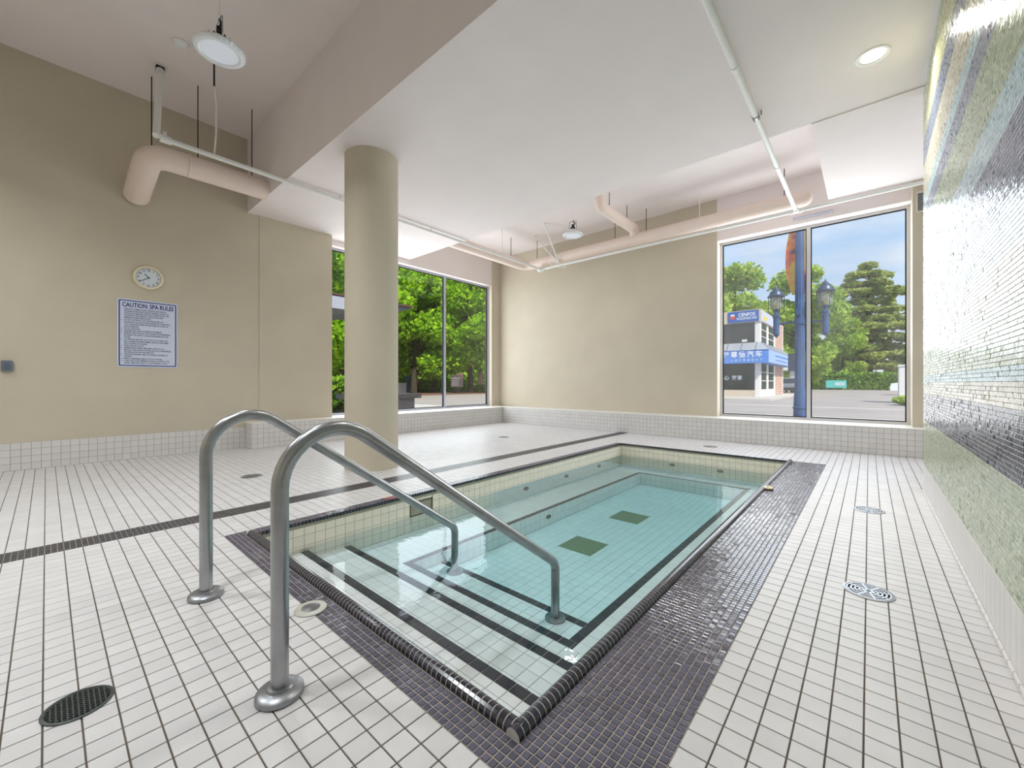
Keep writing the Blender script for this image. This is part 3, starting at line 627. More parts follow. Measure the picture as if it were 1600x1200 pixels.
def downlight(x, y, z, label, power):
    t = thing('downlight', label, 'lamp', (x, y, z), 'recessed ceiling downlights')
    b = MB(); b.lathe([(0.10, -0.001), (0.125, -0.012), (0.142, -0.008), (0.145, 0.0)], (x, y, z), 40, cap=False); part('trim_ring', b, M_white, t, sm=40)
    b = MB(); b.lathe([(0.0, -0.004), (0.10, -0.003)], (x, y, z), 36); part('lens', b, M_lamp, t)
    l = area('downlight_glow', (x, y, z-0.03), (0, 0, -1), 0.2, 0.2, power, (1.0, 0.95, 0.88), spread=math.radians(140), shape='DISK')
for (x, y, z, lab) in ((0.027, 5.76, ZC, 'lit round downlight in the ceiling beside the mosaic wall'),
                       (-1.6, 3.05, ZC, 'added unseen downlight in the ceiling just behind the bulkhead edge')):  # second downlight added out of frame for more light
    downlight(x, y, z, lab, LAMP if y > 4 else LAMP*0.4)
b = MB(); b.lathe([(0.09, 0.0), (0.09, -0.03), (0.07, -0.05), (0.0, -0.055)], (-7.5, 1.28, ZU), 24)
solo('smoke_detector', b, M_white, 'small white smoke detector on the upper ceiling beside the pendant lamp', 'detector', sm=40, base=(-7.5, 1.28, ZU))
# ------------------------------------------------------------------ clock, sign, switch on the left wall
def text_mesh(body, size, align='LEFT', depth=0.0, bold=0.0):
    cu = bpy.data.curves.new('t', 'FONT'); cu.body = body; cu.size = size; cu.align_x = align; cu.extrude = depth; cu.offset = bold; cu.resolution_u = 2
    o = bpy.data.objects.new('t', cu); C.objects.link(o); bpy.context.view_layer.update()
    me = bpy.data.meshes.new_from_object(o.evaluated_get(bpy.context.evaluated_depsgraph_get()))
    bpy.data.objects.remove(o, do_unlink=True); bpy.data.curves.remove(cu); return me
def put_text(name, body, size, origin, ex, ey, mt, parent, width=None, align='LEFT', bold=0.0, depth=0.0005):
    me = text_mesh(body, size, align, depth, bold)
    if not len(me.vertices): return None
    co = np.empty(len(me.vertices)*3); me.vertices.foreach_get('co', co); co = co.reshape(-1, 3)
    sx = 1.0
    if width:
        w = co[:, 0].max()-co[:, 0].min(); sx = width/w
        if align == 'LEFT': co[:, 0] -= co[:, 0].min()
    ex = np.array(ex); ey = np.array(ey); ez = np.cross(ex, ey)
    P = np.array(origin)+np.outer(co[:, 0]*sx, ex)+np.outer(co[:, 1], ey)+np.outer(co[:, 2], ez)-np.array(ORG[parent.name])
    me.vertices.foreach_set('co', P.ravel()); me.update()
    return part(name, me, mt, parent)
t = thing('wall_clock', 'round ivory framed wall clock showing about twenty to eleven', 'clock', (XL, 1.175, 3.13))
cy, cz = 1.175, 3.13
b = MB(); b.lathe([(0.20, 0.0), (0.205, 0.03), (0.195, 0.055), (0.175, 0.06), (0.165, 0.045), (0.163, 0.02)], (XL, cy, cz), 48, 'x', cap=False); part('frame', b, M_ivory, t, sm=35)
b = MB(); b.lathe([(0.166, 0.028), (0.166, 0.031), (0.161, 0.0315), (0.161, 0.028)], (XL, cy, cz), 48, 'x', cap=False); part('inner_ring', b, M_ink, t)
b = MB(); b.lathe([(0.162, 0.02), (0.162, 0.029), (0.0, 0.029)], (XL, cy, cz), 40, 'x'); dial = part('dial', b, M_face, t)
for k in range(1, 13):
    a = PI/2-k*PI/6; rr = 0.132
    put_text('numeral', str(k), 0.05, (XL+0.0305, cy+rr*math.cos(a), cz+rr*math.sin(a)-0.018), (0, 1, 0), (0, 0, 1), M_ink, dial, align='CENTER', bold=0.0006)
for (nm, ang, ln, w) in (('hour_hand', PI/2-(10+39/60)*PI/6, 0.075, 0.006), ('minute_hand', PI/2-39*PI/30, 0.12, 0.0045)):
    c, s = math.cos(ang), math.sin(ang); b = MB()
    b.obox((XL+0.034, cy+c*(ln-0.02)/2, cz+s*(ln-0.02)/2), (0, c*(ln+0.02)/2, s*(ln+0.02)/2), (0, -s*w, c*w), (0.001, 0, 0)); part(nm, b, M_ink, t)
b = MB(); b.lathe([(0.008, 0.03), (0.008, 0.037), (0.0, 0.038)], (XL, cy, cz), 16, 'x'); part('hub', b, M_ink, t)
sy0, sy1, sz0, sz1 = 0.782, 1.575, 1.565, 2.73
t = thing('rules_sign', 'white rules sign with blue border and heading, on the tan wall below the clock', 'sign', (XL, (sy0+sy1)/2, sz0))
def rounded(b, x0, x1, y0, y1, z0, z1, r, seg=5):
    pts = []
    for cy_, cz_, a0 in ((y1-r, z1-r, 0), (y0+r, z1-r, PI/2), (y0+r, z0+r, PI), (y1-r, z0+r, 1.5*PI)):
        for k in range(seg+1): a = a0+k*PI/2/seg; pts.append((cy_+r*math.cos(a), cz_+r*math.sin(a)))
    n = len(pts); b.add([(x0, y, z) for y, z in pts]+[(x1, y, z) for y, z in pts], [tuple(reversed(range(n))), tuple(range(n, 2*n))]+[(k, (k+1) % n, n+(k+1) % n, n+k) for k in range(n)])
b = MB(); rounded(b, XL, XL+0.008, sy0, sy1, sz0, sz1, 0.03); part('board', b, M_signw, t)
b = MB(); rounded(b, XL+0.008, XL+0.0092, sy0+0.018, sy1-0.018, sz0+0.022, sz1-0.022, 0.02); part('border', b, M_signb, t)
b = MB(); rounded(b, XL+0.0092, XL+0.0102, sy0+0.034, sy1-0.034, sz0+0.038, sz1-0.038, 0.012); part('panel', b, M_signw, t)
xs = XL+0.0108
put_text('heading', 'CAUTION: SPA RULES', 0.105, (xs, sy0+0.06, sz1-0.135), (0, 1, 0), (0, 0, 1), M_signb, t, width=sy1-sy0-0.115, bold=0.003)
RULES = [('1', 'PREGNANT WOMEN, ELDERLY PERSONS, AND PERSONS', .78), ('', 'SUFFERING FROM HEART DISEASE, DIABETES, OR HIGH OR', .83), ('', 'LOW BLOOD PRESSURE SHOULD NOT ENTER THE SPA / HOT', .84), ('', 'TUB WITHOUT PRIOR MEDICAL CONSULTATION AND', .72), ('', 'PERMISSION FROM THEIR DOCTOR.', .49),
 ('2', 'DO NOT USE THE SPA / HOT TUB WHILE UNDER THE', .72), ('', 'INFLUENCE OF ALCOHOL, TRANQUILIZERS, OR OTHER DRUGS', .86), ('', 'THAT CAUSE DROWSINESS OR THAT RAISE OR LOWER THE', .82), ('', 'BLOOD PRESSURE.', .26), ('3', 'DO NOT USE ALONE.', .28), ('4', 'UNSUPERVISED USE BY CHILDREN IS PROHIBITED.', .70),
 ('5', 'PERSONS USING THE SPA / HOT TUB MUST SHOWER BEFORE', .86), ('', 'ENTERING. OILS, BODY LOTIONS AND MINERALS IN THE', .82), ('', 'WATER.', .11), ('6', 'ALL PERSONS USING SPA / HOT TUB DO SO AT THEIR OWN', .81), ('', 'RISK. OWNERS AND MANAGEMENT ARE NOT RESPONSIBLE', .83), ('', 'FOR ACCIDENTS OR INJURIES.', .42), ('7', 'ENTER AND EXIT SLOWLY.', .36),
 ('8', 'OBSERVE REASONABLE TIME LIMITS (THAT IS, 10-15', .74), ('', 'MINUTES), THEN LEAVE THE WATER AND COOL DOWN BEFORE', .87), ('', 'RETURNING FOR ANOTHER BRIEF STAY.', .55), ('9', 'LONG EXPOSURE MAY RESULT IN NAUSEA, DIZZINESS, OR', .81), ('', 'FAINTING.', .14), ('10', 'KEEP ALL BREAKABLE OBJECTS OUT OF THE AREA.', .71), ('11', 'A FIRST AID KIT AND EMERGENCY PHONE IS LOCATED AT THE', .84), ('', 'OFFICE. OPERATING 6 A.M. TO 11 P.M. FROM MON. TO SUN.', .80)]
z = sz1-0.185; dz = (z-(sz0+0.062))/(len(RULES)-1)
for num, ln, w in RULES:
    if num: put_text('number', num, 0.030, (xs, sy0+0.045, z), (0, 1, 0), (0, 0, 1), M_signt, t)
    put_text('text_line', ln, 0.034, (xs, sy0+0.085, z), (0, 1, 0), (0, 0, 1), M_signt, t, width=w*(sy1-sy0-0.09), bold=0.0007)
    z -= dz
t = thing('wall_switch', 'small grey wall control box left of the rules sign', 'switch', (XL, -0.38, 1.47))
b = MB(); rounded(b, XL, XL+0.05, -0.435, -0.325, 1.47, 1.625, 0.012); part('housing', b, M_greybox, t)
b = MB(); rounded(b, XL+0.05, XL+0.058, -0.41, -0.35, 1.50, 1.595, 0.006); part('cover', b, mat('grey_switch_cover', rgb(96, 104, 118), 0.35), t)
# ------------------------------------------------------------------ outside: ground
M_asph = mat('asphalt', rgb(166, 156, 148), 0.9, var=0.10, vscale=0.35, bump=0.2, bscale=30, detail=8)
M_conc = mat('pavement_concrete', rgb(198, 190, 180), 0.9, var=0.08, vscale=0.8)
M_grass = mat('lawn', rgb(96, 128, 56), 0.95, var=0.25, vscale=2.0, detail=8)
M_soil = mat('bark_soil', rgb(122, 88, 70), 0.95, var=0.25, vscale=1.5)
b = MB(); b.box(-140, 60, 11.0, 180, -0.3, -0.02); b.box(-140, -10.3, -40, 11.0, -0.3, -0.02)
ground = struct('ground', b, M_asph, 'grey asphalt street and parking lot outside the windows')
b = MB(); b.box(-60, -9.0, 11.2, 14.6, -0.02, 0.03); b.box(-9.0, 30, 11.2, 14.6, -0.02, 0.03)
struct('trim_3', b, M_conc, 'pale pavement strip along the building outside the street window')
b = MB(); b.box(-75, -34.5, 18, 75, -0.02, 0.06)
struct('trim_4', b, M_soil, 'brown bark bed under the street trees')
# lines on the road (paint)
M_paint = mat('road_paint', rgb(225, 222, 214), 0.8, var=0.1)
for y in (19.5, 27.5):
    b = MB(); b.box(-8, 20, y, y+0.22, -0.02, -0.014); solo('road_line', b, M_paint, 'long pale line across the asphalt, %s the street window' % ('nearer to' if y < 20 else 'farther from'), 'road line', 'painted road lines', base=(0, y, -0.02))
# ------------------------------------------------------------------ foliage
def leafmat(name, c1, c2, tr=0.35):
    m = bpy.data.materials.new(name); m.use_nodes = True; nt = m.node_tree; nt.nodes.clear(); L = nt.links.new
    o = N(nt, 'ShaderNodeOutputMaterial'); d = N(nt, 'ShaderNodeBsdfDiffuse'); t_ = N(nt, 'ShaderNodeBsdfTranslucent'); geo = N(nt, 'ShaderNodeNewGeometry')
    mxn = N(nt, 'ShaderNodeMix', data_type='RGBA'); mxn.inputs['A'].default_value = c1; mxn.inputs['B'].default_value = c2
    L(geo.outputs['Random Per Island'], mxn.inputs['Factor']); L(mxn.outputs['Result'], d.inputs[0]); L(mxn.outputs['Result'], t_.inputs[0])
    s = N(nt, 'ShaderNodeMixShader'); s.inputs[0].default_value = tr; L(d.outputs[0], s.inputs[1]); L(t_.outputs[0], s.inputs[2]); L(s.outputs[0], o.inputs[0]); return m
M_leaf1 = leafmat('maple_leaves', rgb(96, 150, 22), rgb(190, 226, 62), 0.45)
M_leaf2 = leafmat('pale_leaves', rgb(130, 168, 58), rgb(212, 228, 112), 0.45)
M_leafd = leafmat('hedge_leaves', rgb(74, 120, 30), rgb(165, 204, 66), 0.35)
M_needle = leafmat('cedar_needles', rgb(132, 154, 76), rgb(212, 218, 128), 0.4)
M_bark = mat('bark', rgb(70, 58, 48), 0.95, var=0.25, vscale=4, bump=0.5, bscale=12)
def leaves(points, size, rs, flat=0.0, aspect=1.4):
    """one quad leaf per point, as a mesh"""
    n = len(points); ax = rs.normal(size=(n, 3)); ax[:, 2] *= (1-flat); ax /= np.linalg.norm(ax, axis=1)[:, None]
    bx = rs.normal(size=(n, 3)); bx[:, 2] *= (1-flat); bx -= ax*np.sum(ax*bx, axis=1)[:, None]; bx /= np.linalg.norm(bx, axis=1)[:, None]
    s = size*(0.6+0.8*rs.rand(n))[:, None]; a = ax*s*aspect/2; c = bx*s/2
    V = np.stack([points-a, points-c*0.9, points+a, points+c*0.9], axis=1).reshape(-1, 3)
    me = bpy.data.meshes.new('leaves'); F = np.arange(4*n).reshape(-1, 4)
    me.vertices.add(4*n); me.vertices.foreach_set('co', V.ravel()); me.loops.add(4*n); me.loops.foreach_set('vertex_index', F.ravel().astype(np.int32))
    me.polygons.add(n); me.polygons.foreach_set('loop_start', np.arange(0, 4*n, 4, dtype=np.int32)); me.update(calc_edges=True); me.validate(); return me
def crown_points(blobs, n, rs):
    w = np.array([b_[3]**2 for b_ in blobs]); idx = rs.choice(len(blobs), n, p=w/w.sum()); P = []
    d = rs.normal(size=(n, 3)); d /= np.linalg.norm(d, axis=1)[:, None]; r = 0.55+0.5*rs.rand(n)
    B = np.array(blobs)[idx]
    return B[:, :3]+d*(B[:, 3]*r)[:, None]*np.array([1, 1, 0.8])
def broadleaf_mesh(seed, H, R, base, n, size):
    rs = np.random.RandomState(seed); bl = []
    for k in range(34):
        a = rs.rand()*2*PI; q = rs.rand(); z = base+(H-base)*q; rad = R*math.sin(PI*min(1, 0.18+0.80*q))**0.7*(0.35+0.55*rs.rand())
        bl.append((rad*math.cos(a), rad*math.sin(a), z, R*(0.20+0.16*rs.rand())))
    for k in range(9): a = k*0.7; bl.append((R*0.42*math.cos(a), R*0.42*math.sin(a), base+(H-base)*(0.05+0.045*k), R*0.3))
    return leaves(crown_points(bl, n, rs), size, rs), bl
def tree_wood(bl, H, tr, lean, seed):
    rs = np.random.RandomState(seed); b = MB()
    b.tube([(0, 0, -0.05), (0.1*lean, 0.05, H*0.15), (0.3*lean, -0.1, H*0.35), (0.2*lean, 0.1, H*0.62), (0, 0, H*0.88)], [tr*1.25, tr, tr*0.8, tr*0.45, tr*0.12], 10)
    for q in bl[::2]:
        z0 = max(H*0.12, q[2]-0.45*math.hypot(q[0], q[1])); b.tube([(0.2*lean*min(1, z0/H*3), 0, z0), (q[0]*0.5, q[1]*0.5, (z0+q[2])/2), (q[0], q[1], q[2])], [tr*0.38, tr*0.25, tr*0.08], 6)
    return b
PROTO = {}
def broadleaf(kind, x, y, label, group, s=1.0, rot=0.0, cat='tree', name='tree'):
    H, R, base, n, size, tr, lm = {'maple': (15, 6.0, 2.9, 22000, 0.36, 0.34, M_leaf1), 'maple2': (14, 5.2, 3.2, 19000, 0.36, 0.30, M_leaf1), 'pale': (17, 6.0, 2.0, 15000, 0.40, 0.35, M_leaf2)}[kind]
    if kind not in PROTO:
        me, bl = broadleaf_mesh(hash_seed[kind], H, R, base, n, size); me.materials.append(lm)
        w = mesh_from(tree_wood(bl, H, tr, 1, 3), name='trunk'); w.materials.append(M_bark); smooth(w, 60); PROTO[kind] = (me, w)
    me, w = PROTO[kind]; t = thing(name, label, cat, (x, y, 0), group); t.scale = (s, s, s); t.rotation_euler = (0, 0, rot)
    for nm, m_ in (('foliage', me), ('trunk', w)):
        o = bpy.data.objects.new(nm, m_); C.objects.link(o); o.parent = t
        if nm == 'foliage': o['kind'] = 'stuff'
hash_seed = {'maple': 11, 'maple2': 23, 'pale': 37}
gL = 'street trees outside the left window'
for k, (kd, x, y, s, r, lab) in enumerate([
    ('maple', -40.5, 28.6, 1.0, 0.4, 'leafy maple with a dark forked trunk behind the stone seat wall'),
    ('maple2', -44.0, 34.3, 1.0, 2.1, 'leafy maple with a thin trunk left of the window mullion'),
    ('maple2', -37.0, 34.6, 1.05, 4.0, 'leafy maple with a pale trunk right of the dark notice board'),
    ('maple', -33.0, 36.5, 1.0, 1.2, 'leafy maple at the right edge of the tree-side window'),
    ('maple', -34.0, 17.2, 1.05, 3.0, 'leafy maple seen left of the round column'),
    ('maple2', -44.0, 21.5, 1.15, 5.1, 'leafy maple hidden mostly by the round column'),
    ('maple', -55.0, 42.0, 1.35, 0.9, 'tall maple in the second row behind the notice board'),
    ('maple', -58.0, 33.0, 1.4, 2.8, 'tall maple in the second row behind the forked trunk'),
    ('maple2', -48.0, 47.0, 1.4, 1.6, 'tall maple in the second row at the right of the tree-side window'),
    ('maple', -56.0, 24.0, 1.4, 4.4, 'tall maple in the second row beside the canopy roof')]):
    broadleaf(kd, x, y, lab, gL, s, r)
gB = 'trees across the street'
for k, (kd, x, y, s, r, lab) in enumerate([
    ('pale', -16.5, 74.0, 1.15, 0.3, 'pale green tree rising above the blue signed building'),
    ('pale', -18.3, 57.0, 1.0, 2.0, 'pale green tree at the left edge of the street window'),
    ('pale', -8.6, 82.0, 1.15, 3.6, 'pale green tree behind the blue lamp post'),
    ('pale', -4.0, 106.0, 0.85, 5.0, 'green tree between lamp post and cedar behind the hedge'),
    ('pale', -22.0, 82.0, 1.2, 1.0, 'pale green tree far behind the blue signed building'),
    ('pale', -13.0, 105.0, 1.0, 1.9, 'green tree far behind the parked cars')]):
    broadleaf(kd, x, y, lab, gB, s, r)
# cedar with flat tiers
def cedar(x, y, H, W, label, seed):
    t = thing('cedar_tree', label, 'tree', (x, y, 0), gB); rs = np.random.RandomState(seed); P = []; b = MB()
    b.tube([(0, 0, -0.05), (0.2, 0, H*0.3), (-0.1, 0.1, H*0.7), (0, 0, H*0.98)], [0.75, 0.6, 0.3, 0.05], 10)
    nt_ = 13
    for i in range(nt_):
        q = i/(nt_-1); z = 3.0+(H-3.4)*q; rad = W*(1-q*0.97)**0.6*(0.62+0.55*rs.rand())+0.6; nb = 7 if q < 0.8 else 5
        a0 = rs.rand()*6
        for k in range(nb):
            a = a0+2*PI*k/nb+rs.normal(0, 0.18); rl = rad*(0.65+0.45*rs.rand()); dz = rl*0.06
            b.tube([(0, 0, z-0.6), (rl*0.5*math.cos(a), rl*0.5*math.sin(a), z+dz), (rl*0.95*math.cos(a), rl*0.95*math.sin(a), z-0.1)], [0.16, 0.1, 0.03], 5)
            m_ = int(430*(rl/W)**1.2)+60
            f = rs.rand(m_)**0.6; w_ = rl*0.26*np.sin(PI*np.clip(f, 0.08, 0.97))+0.25
            lat = rs.uniform(-1, 1, m_)*w_; zz = z+dz*np.sin(PI*f)*1.2-0.35*f**2-np.abs(lat)*0.22-rs.rand(m_)**1.5*0.85
            P.append(np.stack([rl*f*math.cos(a)-lat*math.sin(a), rl*f*math.sin(a)+lat*math.cos(a), zz], 1))
    me = leaves(np.concatenate(P), 0.62, rs, flat=0.65, aspect=1.9); me.materials.append(M_needle)
    part('foliage', me, M_needle, t, kind='stuff'); w = mesh_from(b, name='trunk'); part('trunk', w, M_bark, t, sm=60)
cedar(-0.1, 119.5, 28.0, 15.5, 'broad layered cedar tree behind the hedge', 5)
cedar(14.5, 112.0, 24.0, 13.0, 'second layered cedar partly hidden by the window pier', 9)
def hedge(name, label, x0, x1, y0, y1, h, n, size, lm, seed):
    t = thing(name, label, 'hedge', ((x0+x1)/2, (y0+y1)/2, 0)); rs = np.random.RandomState(seed)
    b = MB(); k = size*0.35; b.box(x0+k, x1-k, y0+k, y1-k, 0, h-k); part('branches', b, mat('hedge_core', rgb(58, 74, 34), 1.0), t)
    A = [(x1-x0)*h, (x1-x0)*h, (y1-y0)*h, (y1-y0)*h, (x1-x0)*(y1-y0)]; c = rs.choice(5, n, p=np.array(A)/sum(A)); u = rs.rand(n, 2); P = np.zeros((n, 3))
    P[:, 0] = np.where(c < 2, x0+(x1-x0)*u[:, 0], np.where(c == 2, x0, np.where(c == 3, x1, x0+(x1-x0)*u[:, 0])))
    P[:, 1] = np.where(c == 0, y0, np.where(c == 1, y1, y0+(y1-y0)*np.where(c == 4, u[:, 1], u[:, 0]))); P[:, 2] = np.where(c == 4, h, h*u[:, 1])
    P += rs.normal(0, size*0.3, (n, 3)); P[:, 2] = np.maximum(P[:, 2], 0.02)
    c_ = np.array([(x0+x1)/2, (y0+y1)/2, 0]); me = leaves(P-c_, size, rs); me.materials.append(lm); part('foliage', me, lm, t, kind='stuff')
hedge('hedge', 'long clipped green hedge at the back of the parking lot', -12.0, 16.0, 97.5, 99.5, 2.8, 14000, 0.42, M_leafd, 3)
hedge('hedge', 'dark green hedge just outside the window left of the column', -17.5, -14.6, 4.5, 9.3, 1.42, 9000, 0.14, M_leafd, 4)
hedge('hedge', 'bright green hedge behind the forked maple trunk', -48.5, -46.8, 26.0, 44.0, 1.55, 9000, 0.3, M_leaf1, 6)
hedge('hedge', 'tall dark hedge closing the view far behind the maples', -76.0, -72.0, 15.0, 75.0, 7.0, 9000, 0.8, M_leafd, 12)
def shrub(label, x, y, r, h, n, size, lm, seed, grp):
    t = thing('shrub', label, 'shrub', (x, y, 0), grp); rs = np.random.RandomState(seed); d = rs.normal(size=(n, 3)); d /= np.linalg.norm(d, axis=1)[:, None]
    P = d*np.array([r, r, h*0.5])*(0.6+0.4*rs.rand(n))[:, None]+np.array([0, 0, h*0.5]); me = leaves(P, size, rs); me.materials.append(lm); part('foliage', me, lm, t, kind='stuff')
    b = MB()
    for k in range(5): a = k*1.26; b.tube([(0, 0, -0.02), (r*0.4*math.cos(a), r*0.4*math.sin(a), h*0.6)], [0.04, 0.015], 5)
    w = mesh_from(b, name='stem'); part('stem', w, M_bark, t)
gs = 'low shrubs under the street trees'
shrub('low brown-green shrub beside the pale maple trunk', -38.2, 37.4, 1.5, 1.1, 1500, 0.2, M_leafd, 1, gs)
shrub('low green shrub at the right edge of the tree-side window', -35.6, 38.6, 1.5, 1.3, 1500, 0.2, M_leafd, 2, gs)
shrub('low green shrub left of the notice board', -45.0, 34.9, 1.6, 0.9, 1500, 0.2, M_leafd, 3, gs)
shrub('grassy clump at the foot of the white utility cabinet', 1.9, 33.0, 0.9, 0.55, 2500, 0.12, M_leaf2, 8, 'grass clump')
# ------------------------------------------------------------------ building across the street
def brickmat():
    m = bpy.data.materials.new('brick_wall'); m.use_nodes = True; nt = m.node_tree; p = nt.nodes['Principled BSDF']; L = nt.links.new
    tcn = N(nt, 'ShaderNodeTexCoord'); sp = N(nt, 'ShaderNodeSeparateXYZ'); cb = N(nt, 'ShaderNodeCombineXYZ'); br = N(nt, 'ShaderNodeTexBrick')
    L(tcn.outputs['Object'], sp.inputs[0]); L(sp.outputs['Y'], cb.inputs['X']); L(sp.outputs['Z'], cb.inputs['Y']); L(cb.outputs[0], br.inputs['Vector'])
    br.inputs['Color1'].default_value = rgb(206, 160, 138); br.inputs['Color2'].default_value = rgb(190, 142, 120); br.inputs['Mortar'].default_value = rgb(214, 196, 182)
    br.inputs['Scale'].default_value = 1.0; br.inputs['Brick Width'].default_value = 0.8; br.inputs['Row Height'].default_value = 0.26; br.inputs['Mortar Size'].default_value = 0.03
    L(br.outputs['Color'], p.inputs['Base Color']); p.inputs['Roughness'].default_value = 0.9; return m
M_brick = brickmat()
M_bwhite = mat('building_white', rgb(232, 228, 224), 0.7, var=0.03)
M_bbeige = mat('building_beige', rgb(206, 190, 170), 0.8, var=0.05)
M_bglass = mat('dark_shop_glass', rgb(44, 46, 46), 0.12, var=0.35, vscale=0.8, spec=0.6)
M_bsign = mat('shop_sign_blue', rgb(34, 92, 170), 0.45)
M_bsign2 = mat('shop_sign_blue_band', rgb(92, 140, 214), 0.45)
M_bsign3 = mat('shop_sign_pale', rgb(170, 194, 236), 0.45)
M_bsign4 = mat('shop_sign_lavender', rgb(206, 212, 240), 0.45)
M_awn = mat('grey_awning', rgb(160, 162, 168), 0.5, var=0.12, vscale=0.6)
M_yel = mat('sign_yellow', rgb(228, 210, 70), 0.5)
M_red = mat('sign_red', rgb(196, 80, 70), 0.5)
M_letter = mat('sign_letter_white', rgb(240, 244, 250), 0.5)
BX, BY = -7.0, 40.0
t = thing('shop_building', 'two storey corner shop building with blue sign bands', 'building', (BX-6, BY+5, 0))
b = MB(); b.box(BX-16, BX-0.06, BY+0.06, BY+12, 0, 7.3); part('core', b, M_bbeige, t)
b = MB(); b.box(BX-0.12, BX, BY+7.6, BY+12.0, 0.12, 7.42); part('brick_pier', b, M_brick, t)
b = MB(); b.box(BX-0.12, BX+0.03, BY+12.0, BY+12.3, 0.1, 7.42); part('corner_post', b, M_bwhite, t)
b = MB(); b.box(BX-0.36, BX+0.02, BY-0.02, BY+0.36, 0.1, 6.5); part('corner_post', b, M_bwhite, t)
b = MB(); b.box(BX-16, BX-0.36, BY, BY+0.06, 0.1, 0.66); part('base_panel', b, M_bbeige, t)
b = MB(); b.box(BX-0.06, BX, BY+0.36, BY+7.6, 0.1, 0.72); part('base_panel', b, M_bwhite, t)
def pane_win(x0, x1, z0, z1):
    b = MB(); b.box(x0, x1, BY, BY+0.05, z0, z1); w = part('window', b, M_bglass, t); return w
w1 = pane_win(BX-16, BX-0.36, 0.66, 2.97); w2 = pane_win(BX-16, BX-0.36, 4.74, 6.5)
for x in (BX-3.2, BX-6.0, BX-9):
    b = MB(); b.box(x, x+0.06, BY-0.03, BY, 0.66, 2.97); part('mullion', b, M_gasket, w1)
    b = MB(); b.box(x, x+0.06, BY-0.03, BY, 4.74, 6.5); part('mullion', b, M_gasket, w2)
b = MB(); b.box(BX-1.35, BX-0.95, BY-0.02, BY-0.001, 4.86, 5.06); part('window_card', b, M_bwhite, w2)
put_text('window_lettering', '贴心', 0.42, (BX-3.2, BY-0.03, 1.58), (1, 0, 0), (0, 0, 1), M_letter, w1, bold=0.01)
put_text('window_lettering', '驾享', 0.42, (BX-2.15, BY-0.03, 1.58), (1, 0, 0), (0, 0, 1), M_letter, w1, bold=0.01)
def side_win(y0, y1, z0, z1, rows):
    b = MB(); b.box(BX-0.05, BX-0.005, y0, y1, z0, z1); w = part('window', b, M_bglass, t)
    b = MB(); b.box(BX-0.05, BX+0.02, y0-0.18, y0, z0, z1); b.box(BX-0.05, BX+0.02, y1, y1+0.18, z0, z1); part('window_frame', b, M_bwhite, w)
    for k in range(1, rows):
        z_ = z0+(z1-z0)*k/rows; b = MB(); b.box(BX-0.01, BX+0.015, y0, y1, z_-0.03, z_+0.03); part('muntin', b, M_bwhite, w)
    for k in (1, 2):
        y_ = y0+(y1-y0)*k/3; b = MB(); b.box(BX-0.01, BX+0.012, y_-0.05, y_+0.05, z0, z1); part('muntin', b, M_greybox, w)
side_win(BY+0.6, BY+3.0, 0.72, 2.97, 3); side_win(BY+3.9, BY+6.7, 0.72, 2.97, 3); side_win(BY+0.6, BY+3.0, 4.74, 6.5, 3); side_win(BY+3.9, BY+6.7, 4.74, 6.5, 3)
for z0, z1 in ((0.72, 2.97), (4.74, 6.5)):
    for y0, y1 in ((0.36, 0.42), (3.18, 3.72), (6.88, 7.6)): b = MB(); b.box(BX-0.06, BX, BY+y0, BY+y1, z0, z1); part('wall_strip', b, M_bwhite, t)
# upper sign box
b = MB(); b.box(BX-16, BX+0.10, BY-0.10, BY+9.0, 6.50, 7.58); us = part('upper_fascia', b, M_bbeige, t)
b = MB(); b.box(BX-2.42, BX-0.05, BY-0.16, BY-0.10, 6.56, 7.52); sg = part('sign_panel', b, M_bsign, us)
b = MB(); b.box(BX+0.10, BX+0.15, BY+0.35, BY+6.6, 6.58, 7.46); part('sign_panel', b, M_bsign4, us)
b = MB(); b.box(BX+0.15, BX+0.16, BY+0.8, BY+2.6, 6.78, 7.1); part('sign_logo', b, M_yel, us)
put_text('sign_lettering', 'CENFOS', 0.42, (BX-1.60, BY-0.175, 7.06), (1, 0, 0), (0, 0, 1), M_letter, us, width=1.30, bold=0.008)
put_text('sign_lettering', 'HOLDINGS INC', 0.28, (BX-1.72, BY-0.175, 6.78), (1, 0, 0), (0, 0, 1), M_letter, us, width=1.55, bold=0.005)
b = MB(); b.lathe([(0.0, -0.02), (0.22, -0.02), (0.22, 0.0)], (BX-2.05, BY-0.16, 7.04), 20, 'y'); part('sign_emblem', b, M_red, us)
b = MB(); b.box(BX-2.2, BX-1.9, BY-0.19, BY-0.18, 7.14, 7.28); part('sign_emblem', b, M_letter, us)
# lower sign band with sloped roof above
E = 0.75
b = MB(); b.box(BX-16, BX+E, BY-E, BY+13.2, 2.97, 4.05); ls = part('lower_fascia', b, M_bsign2, t)
b = MB(); b.box(BX+E, BX+E+0.02, BY-E+0.1, BY+13.1, 3.0, 4.02); part('sign_panel', b, M_bsign3, ls)
b = MB(); b.box(BX-16, BX+E+0.02, BY-E-0.02, BY-E, 4.0, 4.07); part('sign_edge', b, M_bsign, ls)
b = MB(); b.box(BX+E+0.02, BX+E+0.03, BY+2.5, BY+10.5, 3.6, 3.75); b.box(BX+E+0.02, BX+E+0.03, BY+2.5, BY+9.0, 3.25, 3.36); part('sign_line', b, M_bsign2, ls)
put_text('sign_lettering', 'MOTORS', 0.36, (BX-3.95, BY-E-0.03, 3.72), (1, 0, 0), (0, 0, 1), M_letter, ls, width=1.75, bold=0.008)
put_text('sign_lettering', 'COMPANY', 0.2, (BX-3.3, BY-E-0.03, 3.5), (1, 0, 0), (0, 0, 1), M_letter, ls, width=0.85)
